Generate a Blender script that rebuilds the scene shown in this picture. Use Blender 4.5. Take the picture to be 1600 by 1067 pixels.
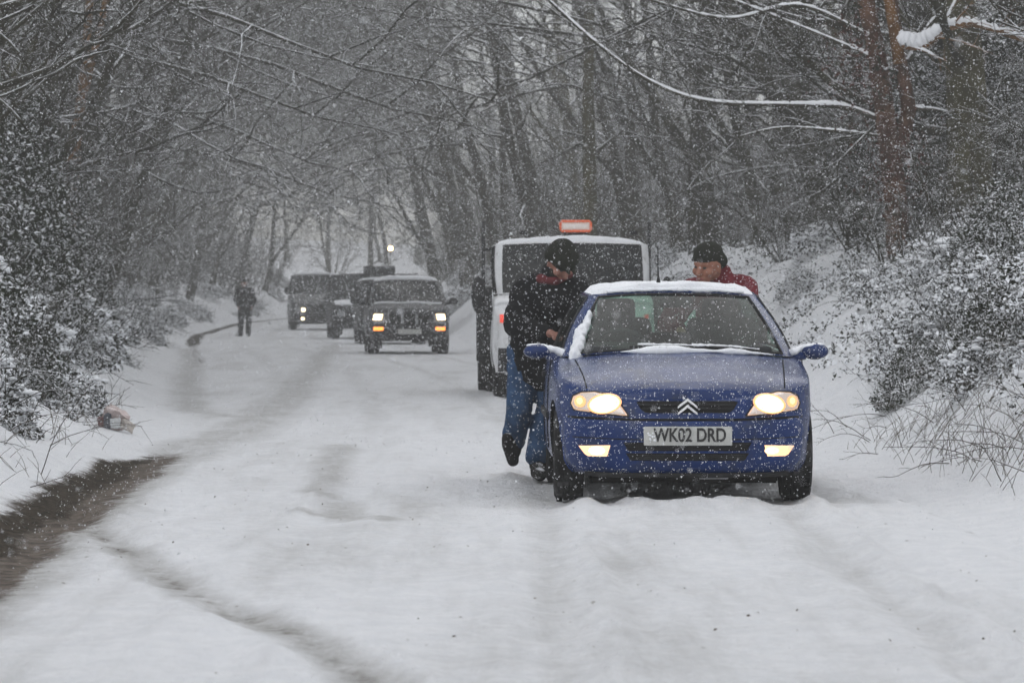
import bpy, bmesh, math, random
import numpy as np
from mathutils import Vector, Matrix, Euler
from mathutils.bvhtree import BVHTree

for o in list(bpy.data.objects):
    bpy.data.objects.remove(o)
SC = bpy.context.scene
COL = SC.collection
R = math.radians
PI = math.pi
random.seed(7)
NR = np.random.default_rng(11)

# ------------------------------------------------------------------ camera
CAM_H = 1.22
cam_d = bpy.data.cameras.new('camera')
cam = bpy.data.objects.new('camera', cam_d)
COL.objects.link(cam)
cam.location = (0, 0, CAM_H)
cam.rotation_euler = (R(90 - 0.635), 0, 0)
cam_d.sensor_width = 36.0
cam_d.lens = 135.0
cam_d.clip_start = 0.5
cam_d.clip_end = 1500
cam_d.dof.use_dof = True
cam_d.dof.focus_distance = 23.5
cam_d.dof.aperture_fstop = 8.5
SC.camera = cam

# ------------------------------------------------------------------ sky, overcast daylight
SUN_EL, SUN_ROT = R(52), R(200)
W = bpy.data.worlds.new('World')
SC.world = W
W.use_nodes = True
nt = W.node_tree
nt.nodes.clear()
wo = nt.nodes.new('ShaderNodeOutputWorld')
bg = nt.nodes.new('ShaderNodeBackground')
sky = nt.nodes.new('ShaderNodeTexSky')
sky.sky_type = 'NISHITA'
sky.sun_disc = False
sky.sun_elevation = SUN_EL
sky.sun_rotation = SUN_ROT
sky.air_density = 1.0
sky.dust_density = 1.0
hs = nt.nodes.new('ShaderNodeHueSaturation')
hs.inputs['Saturation'].default_value = 0.17       # cloud cover takes the blue out of the sky
nt.links.new(sky.outputs[0], hs.inputs['Color'])
nt.links.new(hs.outputs[0], bg.inputs['Color'])
bg.inputs['Strength'].default_value = 0.15
nt.links.new(bg.outputs[0], wo.inputs[0])

sun_d = bpy.data.lights.new('sun', 'SUN')
sun_d.energy = 0.7
sun_d.angle = R(60)
sun_d.color = (1.0, 0.98, 0.95)
sun = bpy.data.objects.new('sun', sun_d)
COL.objects.link(sun)
sun.location = (0, 0, 60)
sun.rotation_euler = (R(90) - SUN_EL, 0, R(180) - SUN_ROT + R(180))

SC.view_settings.view_transform = 'Standard'
SC.view_settings.look = 'None'
SC.view_settings.gamma = 1.0
SC.view_settings.exposure = 0.6
SC.view_settings.use_curve_mapping = False

SC.render.engine = 'CYCLES'
cy = SC.cycles
cy.use_denoising = True
try:
    cy.denoiser = 'OPENIMAGEDENOISE'
    cy.denoising_input_passes = 'RGB_ALBEDO_NORMAL'
except Exception:
    pass
cy.max_bounces = 6
cy.diffuse_bounces = 2
cy.glossy_bounces = 2
cy.transmission_bounces = 4
cy.transparent_max_bounces = 12
cy.volume_bounces = 0
cy.use_adaptive_sampling = True
cy.adaptive_threshold = 0.05
cy.adaptive_min_samples = 16
cy.use_light_tree = False
cy.sample_clamp_indirect = 4.0
cy.caustics_reflective = False
cy.caustics_refractive = False

# ------------------------------------------------------------------ materials
MATS = {}


def mat(name, col, rough=0.7, metal=0.0, var=0.0, vscale=6.0, bump=0.0, bscale=40.0, snow=None, snow_scale=9.0,
        emit=None, estr=0.0, coat=0.0, spec=0.5, col2=None, dirt=None, world=True, trans=0.0, alpha=1.0, flecks=None):
    """Principled material. var: colour variation by noise, snow=(lo, hi): settled snow on faces that look up,
    dirt=(amount, colour): blotches of road dirt, flecks=(amount, size): small stuck snow crystals."""
    m = bpy.data.materials.new(name)
    m.use_nodes = True
    t = m.node_tree
    n = t.nodes
    L = t.links.new
    bs = n['Principled BSDF']
    bs.inputs['Roughness'].default_value = rough
    bs.inputs['Metallic'].default_value = metal
    bs.inputs['Specular IOR Level'].default_value = spec
    bs.inputs['Coat Weight'].default_value = coat
    bs.inputs['Coat Roughness'].default_value = 0.12
    if trans:
        bs.inputs['Transmission Weight'].default_value = trans
    bs.inputs['Alpha'].default_value = alpha
    geo = n.new('ShaderNodeNewGeometry')
    tc = n.new('ShaderNodeTexCoord')
    pos = geo.outputs['Position'] if world else tc.outputs['Object']

    def noise(scale, detail=4, rough_=0.6):
        x = n.new('ShaderNodeTexNoise')
        x.inputs['Scale'].default_value = scale
        x.inputs['Detail'].default_value = detail
        x.inputs['Roughness'].default_value = rough_
        L(pos, x.inputs['Vector'])
        return x.outputs['Fac']

    def maprange(v, a, b, c=0.0, d=1.0, smooth=True):
        x = n.new('ShaderNodeMapRange')
        if smooth:
            x.interpolation_type = 'SMOOTHSTEP'
        x.inputs['From Min'].default_value = a
        x.inputs['From Max'].default_value = b
        x.inputs['To Min'].default_value = c
        x.inputs['To Max'].default_value = d
        L(v, x.inputs['Value'])
        return x.outputs['Result']

    def mix(f, a, b):
        x = n.new('ShaderNodeMix')
        x.data_type = 'RGBA'
        if isinstance(f, float):
            x.inputs[0].default_value = f
        else:
            L(f, x.inputs[0])
        for s, v in ((6, a), (7, b)):
            if isinstance(v, tuple):
                x.inputs[s].default_value = (*v, 1) if len(v) == 3 else v
            else:
                L(v, x.inputs[s])
        return x.outputs[2]

    c = tuple(col)
    if var > 0:
        k = maprange(noise(vscale), 0.3, 0.7)
        lo = col2 if col2 else tuple(v * (1 - var) for v in col)
        c = mix(k, lo, tuple(min(1, v * (1 + var * 0.5)) for v in col) if not col2 else tuple(col))
    rsock = None
    if dirt:
        k = maprange(noise(7.0, 6, 0.65), 0.62 - 0.35 * dirt[0], 0.78 - 0.2 * dirt[0], 0.0, min(1.0, 0.5 + 0.5 * dirt[0]))
        c = mix(k, c, dirt[1])
    if flecks:
        v = n.new('ShaderNodeTexVoronoi')
        v.inputs['Scale'].default_value = 1.0 / flecks[1]
        L(pos, v.inputs['Vector'])
        k1 = maprange(v.outputs['Distance'], 0.16, 0.30, 1.0, 0.0)
        wn = n.new('ShaderNodeSeparateColor')
        L(v.outputs['Color'], wn.inputs[0])
        k2 = maprange(wn.outputs[0], 1 - flecks[0], 1 - flecks[0] + 0.05)
        mm = n.new('ShaderNodeMath')
        mm.operation = 'MULTIPLY'
        L(k1, mm.inputs[0])
        L(k2, mm.inputs[1])
        c = mix(mm.outputs[0], c, (0.75, 0.77, 0.8))
    if snow:
        sep = n.new('ShaderNodeSeparateXYZ')
        L(geo.outputs['Normal'], sep.inputs[0])
        ad = n.new('ShaderNodeMath')
        ad.operation = 'MULTIPLY_ADD'
        L(noise(snow_scale, 3), ad.inputs[0])
        ad.inputs[1].default_value = 1.1
        L(sep.outputs[2], ad.inputs[2])
        k = maprange(ad.outputs[0], snow[0] + 0.55, snow[1] + 0.55)
        c = mix(k, c, (0.80, 0.82, 0.85))
        rsock = maprange(k, 0, 1, rough, 0.85, False)
    if isinstance(c, tuple):
        bs.inputs['Base Color'].default_value = (*c, 1)
    else:
        L(c, bs.inputs['Base Color'])
    if rsock is not None:
        L(rsock, bs.inputs['Roughness'])
    if bump > 0:
        b = n.new('ShaderNodeBump')
        b.inputs['Strength'].default_value = bump
        b.inputs['Distance'].default_value = 0.02
        L(noise(bscale, 5), b.inputs['Height'])
        L(b.outputs[0], bs.inputs['Normal'])
    if emit:
        bs.inputs['Emission Color'].default_value = (*emit, 1)
        bs.inputs['Emission Strength'].default_value = estr
        m.cycles.emission_sampling = 'NONE'
    MATS[name] = m
    return m


def glass(name, tint, gloss=0.08, rough=0.05):
    m = bpy.data.materials.new(name)
    m.use_nodes = True
    t = m.node_tree
    n = t.nodes
    n.clear()
    out = n.new('ShaderNodeOutputMaterial')
    tr = n.new('ShaderNodeBsdfTransparent')
    tr.inputs[0].default_value = (*tint, 1)
    gl = n.new('ShaderNodeBsdfGlossy')
    gl.inputs['Roughness'].default_value = rough
    gl.inputs['Color'].default_value = (1, 1, 1, 1)
    fr = n.new('ShaderNodeLayerWeight')
    fr.inputs[0].default_value = 0.5
    pw = n.new('ShaderNodeMath')
    pw.operation = 'POWER'
    t.links.new(fr.outputs['Facing'], pw.inputs[0])
    pw.inputs[1].default_value = 4.0
    mp = n.new('ShaderNodeMath')
    mp.operation = 'MULTIPLY_ADD'
    t.links.new(pw.outputs[0], mp.inputs[0])
    mp.inputs[1].default_value = 0.6
    mp.inputs[2].default_value = gloss
    # wet film, breath and melting flakes on the pane
    df = n.new('ShaderNodeBsdfDiffuse')
    df.inputs[0].default_value = (0.35, 0.38, 0.38, 1)
    geo = n.new('ShaderNodeNewGeometry')
    nz = n.new('ShaderNodeTexNoise')
    nz.inputs['Scale'].default_value = 14
    nz.inputs['Detail'].default_value = 6
    t.links.new(geo.outputs['Position'], nz.inputs['Vector'])
    mr = n.new('ShaderNodeMapRange')
    mr.inputs['From Min'].default_value = 0.4
    mr.inputs['From Max'].default_value = 0.75
    mr.inputs['To Min'].default_value = 0.01
    mr.inputs['To Max'].default_value = 0.11
    t.links.new(nz.outputs[0], mr.inputs[0])
    m1 = n.new('ShaderNodeMixShader')
    t.links.new(mr.outputs[0], m1.inputs[0])
    t.links.new(tr.outputs[0], m1.inputs[1])
    t.links.new(df.outputs[0], m1.inputs[2])
    mx = n.new('ShaderNodeMixShader')
    t.links.new(mp.outputs[0], mx.inputs[0])
    t.links.new(m1.outputs[0], mx.inputs[1])
    t.links.new(gl.outputs[0], mx.inputs[2])
    t.links.new(mx.outputs[0], out.inputs[0])
    MATS[name] = m
    return m


SNOWC = (0.82, 0.835, 0.86)
mat('snow', SNOWC, 0.85, var=0.05, vscale=5, bump=0.5, bscale=30, spec=0.2)
mat('flake', (0.74, 0.75, 0.77), 0.9, spec=0.0)
mat('paint_blue', (0.0012, 0.022, 0.115), 0.22, coat=0.12, spec=0.20, var=0.2, vscale=3, dirt=(0.36, (0.026, 0.032, 0.055)), flecks=(0.34, 0.013), bump=0.05, bscale=200)
mat('paint_white', (0.72, 0.73, 0.74), 0.4, coat=0.3, var=0.08, dirt=(0.3, (0.35, 0.34, 0.32)))
mat('paint_grey', (0.026, 0.027, 0.029), 0.4, coat=0.1, spec=0.25, var=0.15, dirt=(0.5, (0.10, 0.10, 0.10)), flecks=(0.3, 0.03))
mat('paint_dark', (0.014, 0.015, 0.016), 0.45, coat=0.05, spec=0.2, var=0.15, dirt=(0.5, (0.07, 0.07, 0.07)), flecks=(0.3, 0.03))
mat('paint_silver', (0.30, 0.31, 0.32), 0.45, coat=0.3, var=0.1, dirt=(0.5, (0.16, 0.16, 0.16)))
mat('black_plastic', (0.012, 0.012, 0.013), 0.6, spec=0.2, var=0.2, dirt=(0.35, (0.05, 0.05, 0.05)))
mat('rubber', (0.014, 0.014, 0.014), 0.85, spec=0.1, var=0.3, vscale=20, bump=0.4, bscale=60, dirt=(0.4, (0.10, 0.10, 0.10)))
mat('steel_rim', (0.25, 0.25, 0.26), 0.45, metal=0.6, dirt=(0.5, (0.08, 0.075, 0.07)))
mat('interior', (0.022, 0.024, 0.026), 0.8, var=0.2)
mat('seat_cloth', (0.030, 0.031, 0.034), 0.95, var=0.3, vscale=30)
mat('chrome', (0.75, 0.75, 0.76), 0.25, metal=0.9)
mat('grille_black', (0.006, 0.006, 0.006), 0.7, spec=0.1)
mat('plate_white', (0.45, 0.455, 0.43), 0.5, var=0.12, vscale=25, dirt=(0.2, (0.30, 0.29, 0.27)))
mat('letter_black', (0.01, 0.01, 0.01), 0.6)
mat('lamp_housing', (0.50, 0.44, 0.38), 0.3, emit=(1.0, 0.46, 0.15), estr=0.30, coat=0.6)
mat('lamp_beam', (0.9, 0.8, 0.6), 0.3, emit=(1.0, 0.62, 0.25), estr=1.5)
mat('lamp_hot', (0.9, 0.9, 0.8), 0.3, emit=(1.0, 0.80, 0.48), estr=5.0)
mat('lamp_fog', (0.9, 0.8, 0.6), 0.3, emit=(1.0, 0.42, 0.13), estr=0.85)
mat('lamp_amber', (0.9, 0.4, 0.1), 0.3, emit=(1.0, 0.24, 0.03), estr=2.4)
mat('lamp_far', (0.9, 0.8, 0.6), 0.3, emit=(1.0, 0.70, 0.38), estr=4.0)
mat('lamp_red', (0.5, 0.03, 0.02), 0.3, emit=(1.0, 0.10, 0.05), estr=0.5)
mat('lens_dead', (0.25, 0.26, 0.27), 0.15, coat=0.6)
glass('pane_green', (0.46, 0.62, 0.54), 0.010)
glass('pane_dark', (0.13, 0.14, 0.14), 0.02)
glass('pane_far', (0.10, 0.11, 0.11), 0.03)
mat('lamp_glow', (0.6, 0.4, 0.25), 0.3, emit=(1.0, 0.38, 0.08), estr=0.75)
mat('lamp_reflector', (0.55, 0.53, 0.52), 0.25, metal=0.5, emit=(1.0, 0.66, 0.42), estr=0.16)


# ------------------------------------------------------------------ mesh tools
class MB:
    def __init__(self):
        self.v = []
        self.f = []
        self.mi = []
        self.cur = 0

    def add(self, vs, fs):
        b = len(self.v)
        self.v.extend([tuple(p) for p in vs])
        self.f.extend([tuple(b + i for i in q) for q in fs])
        self.mi.extend([self.cur] * len(fs))

    def box(self, c, s, rot=None, taper=1.0):
        M = Euler(rot).to_matrix() if rot else Matrix.Identity(3)
        vs = []
        for z in (-1, 1):
            k = taper if z > 0 else 1.0
            for x, y in ((-1, -1), (1, -1), (1, 1), (-1, 1)):
                vs.append(Vector(c) + M @ Vector((x * s[0] / 2 * k, y * s[1] / 2 * k, z * s[2] / 2)))
        self.add(vs, [(3, 2, 1, 0), (4, 5, 6, 7), (0, 1, 5, 4), (1, 2, 6, 5), (2, 3, 7, 6), (3, 0, 4, 7)])

    def rbox(self, c, s, r=0.02, rot=None):
        """box with chamfered edges"""
        bm = bmesh.new()
        bmesh.ops.create_cube(bm, size=1.0)
        for q in bm.verts:
            q.co = Vector((q.co.x * s[0], q.co.y * s[1], q.co.z * s[2]))
        r = min(r, min(s) * 0.45)
        bmesh.ops.bevel(bm, geom=bm.edges[:] + bm.verts[:], offset=r, segments=2, profile=0.6, affect='EDGES')
        M = Euler(rot).to_matrix() if rot else Matrix.Identity(3)
        bm.verts.index_update()
        self.add([Vector(c) + M @ q.co for q in bm.verts], [[q.index for q in f.verts] for f in bm.faces])
        bm.free()

    def tube(self, pts, rad, sides=6, cap=True):
        n = len(pts)
        pts = [Vector(p) for p in pts]
        if not hasattr(rad, '__len__'):
            rad = [rad] * n
        ref = None
        vs = []
        for i in range(n):
            t = (pts[min(i + 1, n - 1)] - pts[max(i - 1, 0)])
            if t.length < 1e-9:
                t = Vector((0, 0, 1))
            t.normalize()
            if ref is None:
                ref = Vector((1, 0, 0)) if abs(t.x) < 0.8 else Vector((0, 1, 0))
            u = (ref - t * ref.dot(t))
            if u.length < 1e-6:
                u = t.orthogonal()
            u.normalize()
            ref = u
            w = t.cross(u)
            for k in range(sides):
                a = 2 * PI * k / sides
                vs.append(pts[i] + (u * math.cos(a) + w * math.sin(a)) * rad[i])
        fs = []
        for i in range(n - 1):
            for k in range(sides):
                a, b = i * sides + k, i * sides + (k + 1) % sides
                fs.append((a, b, b + sides, a + sides))
        if cap:
            fs.append(tuple(range(sides - 1, -1, -1)))
            fs.append(tuple((n - 1) * sides + k for k in range(sides)))
        self.add(vs, fs)

    def lathe(self, prof, c, axis='x', n=28):
        """prof: (along, radius) pairs, closed loop if first == last"""
        vs = []
        for a, r in prof:
            for k in range(n):
                t = 2 * PI * k / n
                if axis == 'x':
                    vs.append((c[0] + a, c[1] + r * math.cos(t), c[2] + r * math.sin(t)))
                elif axis == 'y':
                    vs.append((c[0] + r * math.cos(t), c[1] + a, c[2] + r * math.sin(t)))
                else:
                    vs.append((c[0] + r * math.cos(t), c[1] + r * math.sin(t), c[2] + a))
        fs = []
        for i in range(len(prof) - 1):
            for k in range(n):
                a, b = i * n + k, i * n + (k + 1) % n
                fs.append((a, a + n, b + n, b))
        self.add(vs, fs)

    def grid(self, rows, closed=False):
        nr, nc = len(rows), len(rows[0])
        vs = [p for r in rows for p in r]
        fs = []
        for i in range(nr - 1):
            for j in range(nc if closed else nc - 1):
                a, b = i * nc + j, i * nc + (j + 1) % nc
                fs.append((a, b, b + nc, a + nc))
        self.add(vs, fs)

    def ell(self, c, r, nu=14, nv=9, rot=None, noise=0.0, rng=None):
        M = Euler(rot).to_matrix() if rot else Matrix.Identity(3)
        vs = [Vector(c) + M @ Vector((0, 0, -r[2]))]
        for i in range(1, nv):
            ph = -PI / 2 + PI * i / nv
            for k in range(nu):
                t = 2 * PI * k / nu
                q = 1 + (rng.uniform(-noise, noise) if noise and rng else 0)
                vs.append(Vector(c) + M @ Vector((r[0] * q * math.cos(ph) * math.cos(t), r[1] * q * math.cos(ph) * math.sin(t), r[2] * q * math.sin(ph))))
        vs.append(Vector(c) + M @ Vector((0, 0, r[2])))
        fs = []
        for k in range(nu):
            fs.append((0, 1 + (k + 1) % nu, 1 + k))
        for i in range(nv - 2):
            for k in range(nu):
                a = 1 + i * nu + k
                b = 1 + i * nu + (k + 1) % nu
                fs.append((a, b, b + nu, a + nu))
        T = len(vs) - 1
        for k in range(nu):
            fs.append((1 + (nv - 2) * nu + k, 1 + (nv - 2) * nu + (k + 1) % nu, T))
        self.add(vs, fs)

    def cone(self, p0, p1, r0, r1, n=12):
        """round cone: a tapered capsule, closed"""
        p0, p1 = Vector(p0), Vector(p1)
        d = p1 - p0
        L = max(d.length, 1e-6)
        t = d / L
        pts, rad = [], []
        for a in (-85, -60, -30, 0):
            pts.append(p0 + t * (r0 * math.sin(R(a))))
            rad.append(max(1e-4, r0 * math.cos(R(a))))
        for a in (0, 30, 60, 85):
            pts.append(p1 + t * (r1 * math.sin(R(a))))
            rad.append(max(1e-4, r1 * math.cos(R(a))))
        self.tube(pts, rad, n)

    def build(self, name, m, parent=None, smooth=True, edge=None):
        me = bpy.data.meshes.new(name)
        me.from_pydata([tuple(p) for p in self.v], [], self.f)
        ms = m if isinstance(m, (list, tuple)) else [m]
        for q in ms:
            me.materials.append(MATS[q] if isinstance(q, str) else q)
        if len(ms) > 1:
            me.polygons.foreach_set('material_index', self.mi)
        if smooth:
            me.polygons.foreach_set('use_smooth', [True] * len(me.polygons))
            if edge:
                try:
                    me.set_sharp_from_angle(angle=R(edge))
                except Exception:
                    pass
        me.update()
        return link(name, me, parent)


def link(name, me, parent=None):
    o = bpy.data.objects.new(name, me)
    COL.objects.link(o)
    if parent is not None:
        o.parent = parent
    return o


def np_mesh(name, V, F, m, parent=None, smooth=True, mi=None):
    """V (n,3), F (k,3 or 4) numpy arrays"""
    me = bpy.data.meshes.new(name)
    k = F.shape[1]
    me.vertices.add(len(V))
    me.vertices.foreach_set('co', np.ascontiguousarray(V, dtype=np.float32).ravel())
    me.loops.add(F.size)
    me.loops.foreach_set('vertex_index', np.ascontiguousarray(F, dtype=np.int32).ravel())
    me.polygons.add(len(F))
    me.polygons.foreach_set('loop_start', np.arange(0, F.size, k, dtype=np.int32))
    me.polygons.foreach_set('loop_total', np.full(len(F), k, dtype=np.int32))
    for q in (m if isinstance(m, (list, tuple)) else [m]):
        me.materials.append(MATS[q] if isinstance(q, str) else q)
    if mi is not None:
        me.polygons.foreach_set('material_index', np.asarray(mi, dtype=np.int32))
    me.polygons.foreach_set('use_smooth', np.full(len(F), smooth))
    me.update(calc_edges=True)
    return link(name, me, parent)


def empty(name, loc=(0, 0, 0), rz=0.0):
    o = bpy.data.objects.new(name, None)
    o.empty_display_size = 0.2
    COL.objects.link(o)
    o.location = loc
    o.rotation_euler = (0, 0, rz)
    return o


def tag(o, label=None, cat=None, group=None, kind=None):
    if label:
        o['label'] = label
    if cat:
        o['category'] = cat
    if group:
        o['group'] = group
    if kind:
        o['kind'] = kind
    return o


def copy_tree(o, parent=None):
    c = o.copy()
    COL.objects.link(c)
    if parent is not None:
        c.parent = parent
    for ch in list(o.children):
        copy_tree(ch, c)
    return c


def catmull(pts, n):
    """resample a control polyline with a Catmull-Rom spline"""
    P = np.array(pts, float)
    P = np.vstack([2 * P[0] - P[1], P, 2 * P[-1] - P[-2]])
    out = []
    seg = len(P) - 3
    for i in range(n):
        u = i / (n - 1) * seg
        k = min(int(u), seg - 1)
        t = u - k
        p0, p1, p2, p3 = P[k], P[k + 1], P[k + 2], P[k + 3]
        out.append(0.5 * ((2 * p1) + (-p0 + p2) * t + (2 * p0 - 5 * p1 + 4 * p2 - p3) * t * t + (-p0 + 3 * p1 - 3 * p2 + p3) * t ** 3))
    return np.array(out)


_NT = NR.random((256, 256))


def vnoise(x, y):
    xi = np.floor(x).astype(int)
    yi = np.floor(y).astype(int)
    fx = x - xi
    fy = y - yi
    fx = fx * fx * (3 - 2 * fx)
    fy = fy * fy * (3 - 2 * fy)
    a = _NT[xi & 255, yi & 255]
    b = _NT[(xi + 1) & 255, yi & 255]
    c = _NT[xi & 255, (yi + 1) & 255]
    d = _NT[(xi + 1) & 255, (yi + 1) & 255]
    return (a * (1 - fx) + b * fx) * (1 - fy) + (c * (1 - fx) + d * fx) * fy


def fbm(x, y, oct=4, gain=0.5):
    s = 0.0
    a = 1.0
    t = 0.0
    for k in range(oct):
        s = s + a * (vnoise(x * 2 ** k + 17.3 * k, y * 2 ** k + 5.1 * k) - 0.5)
        t += a
        a *= gain
    return s / t * 2


def sstep(x, a, b):
    t = np.clip((x - a) / (b - a), 0, 1)
    return t * t * (3 - 2 * t)


FPX = 6000.0   # focal length in pixels of the 1600 px wide photograph


def road_pt(px, py):
    """where a pixel of the road surface lies in the place (flat part of the lane)"""
    d = CAM_H * FPX / (py - 467.0)
    return ((px - 800.0) * d / FPX, d)


def organic(name, shapes, m, parent, voxel=0.012, smooth=6, wrinkle=0.0, wscale=0.12, dec=0.0):
    """melts overlapping round cones and ellipsoids into one continuous skin"""
    q = MB()
    for s in shapes:
        if s[0] == 'c':
            q.cone(s[1], s[2], s[3], s[4], 14)
        elif s[0] == 'e':
            q.ell(s[1], s[2], 18, 12, s[3] if len(s) > 3 else None)
        elif s[0] == 'b':
            q.rbox(s[1], s[2], s[3], s[4] if len(s) > 4 else None)
    o = q.build('tmp_shape', m, None)
    md = o.modifiers.new('r', 'REMESH')
    md.mode = 'VOXEL'
    md.voxel_size = voxel
    md = o.modifiers.new('s', 'SMOOTH')
    md.factor = 0.6
    md.iterations = smooth
    if wrinkle:
        tx = bpy.data.textures.new(name + '_folds', 'CLOUDS')
        tx.noise_scale = wscale
        tx.noise_depth = 2
        md = o.modifiers.new('d', 'DISPLACE')
        md.texture = tx
        md.strength = wrinkle
        md.mid_level = 0.5
        md.texture_coords = 'LOCAL'
    dg = bpy.context.evaluated_depsgraph_get()
    me = bpy.data.meshes.new_from_object(o.evaluated_get(dg))
    bpy.data.objects.remove(o)
    me.name = name
    me.materials.clear()
    me.materials.append(MATS[m])
    me.polygons.foreach_set('use_smooth', [True] * len(me.polygons))
    return link(name, me, parent)



# ------------------------------------------------------------------ the lane, its verges and banks
_Ly = np.array([-80, 0, 16, 25.7, 31, 42, 60, 78, 100, 124, 160, 180, 200, 230, 260, 460.0])
_Lx = np.array([-1.6, -1.9, -2.15, -2.75, -3.05, -3.8, -5.1, -6.6, -8.6, -10.4, -11.6, -10.8, -8.5, -2, 8, 90])
_Ry = np.array([-80, 0, 18.6, 23, 35, 48, 65, 83, 100, 124, 160, 180, 200, 230, 260, 460.0])
_Rx = np.array([3.2, 2.6, 2.55, 2.65, 2.45, 1.95, 0.9, -0.6, -2.1, -4.2, -5.4, -4.4, -2.0, 5, 15, 100])
_yy = np.linspace(-80, 460, 1081)


def _smooth(a, k=19):
    w = np.hanning(k + 2)[1:-1]
    w /= w.sum()
    p = np.pad(a, k // 2, mode='edge')
    return np.convolve(p, w, 'valid')


_Ls = _smooth(np.interp(_yy, _Ly, _Lx))
_Rs = _smooth(np.interp(_yy, _Ry, _Rx))


def edgeL(y):
    return np.interp(y, _yy, _Ls)


def edgeR(y):
    return np.interp(y, _yy, _Rs)


def rise(y):
    return np.interp(y, [-80, 105, 130, 160, 200, 460], [0, 0, 0.06, 0.2, 0.42, 2.2])


_pR = (np.array([-1, 0, 0.25, 0.6, 1.0, 1.7, 2.4, 3.0, 3.8, 6, 14, 40, 150]), np.array([0, 0, 0.05, 0.18, 0.44, 1.05, 1.62, 1.98, 2.14, 2.18, 2.25, 3.7, 9]))
_pL = (np.array([-1, 0, 0.25, 0.7, 1.2, 1.9, 2.7, 3.5, 6, 14, 40, 150]), np.array([0, 0, 0.06, 0.22, 0.48, 0.95, 1.3, 1.5, 1.6, 1.8, 3.2, 8]))

# tracks and dirt read off the photograph: pixel polylines on the road, half width in metres
TR = {
    'gutter': ([(-160, 985), (0, 862), (100, 792), (200, 727), (262, 702)], 0.17),
    'gutter_far': ([(262, 702), (330, 680), (400, 655), (300, 640), (292, 600), (300, 565), (292, 545)], 0.28),
    'kerb_far': ([(268, 552), (285, 533), (330, 519), (400, 507), (450, 499)], 0.55),
    'track': ([(120, 800), (165, 835), (240, 885), (330, 935), (430, 985), (520, 1025), (600, 1075)], 0.085),
    'track0': ([(120, 800), (60, 830), (-60, 930)], 0.16),
    'slush': ([(262, 720), (340, 690), (400, 660), (450, 620), (480, 585), (500, 560), (520, 540)], 0.45),
    'skid': ([(545, 812), (508, 770), (512, 735), (535, 695)], 0.16),
    'skid2': ([(480, 800), (560, 805), (620, 815)], 0.10),
    'gutter_right': ([(1300, 745), (1400, 775), (1480, 805), (1560, 845), (1640, 890)], 0.05),
}
WLINES = {k: (np.array([road_pt(*p) for p in v[0]]), v[1]) for k, v in TR.items()}


def dist_line(x, y, line):
    d = np.full(np.shape(x), 1e9)
    for a, b in zip(line[:-1], line[1:]):
        ab = b - a
        L2 = (ab ** 2).sum()
        t = np.clip(((x - a[0]) * ab[0] + (y - a[1]) * ab[1]) / L2, 0, 1)
        d = np.minimum(d, np.hypot(x - a[0] - t * ab[0], y - a[1] - t * ab[1]))
    return d


def stamp(x, y, key, k=1.0):
    ln, w = WLINES[key]
    return np.exp(-(dist_line(x, y, ln) / (w * k)) ** 2)


_fr = random.Random(6)
FOOT = [(_fr.uniform(-0.55, 0.1), _fr.uniform(23.5, 30)) for _ in range(22)] + [(-0.35 + 0.16 * (k % 2) - 0.02 * k, 22.6 - 0.62 * k) for k in range(9)] + [(_fr.uniform(1.95, 2.35), _fr.uniform(22.5, 29)) for _ in range(14)]


def rut(x, y, off, w):
    """a wheel rut that runs along the lane, at an offset from its right-hand edge"""
    return np.exp(-(((edgeR(y) + off) - x) / w) ** 2)


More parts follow.
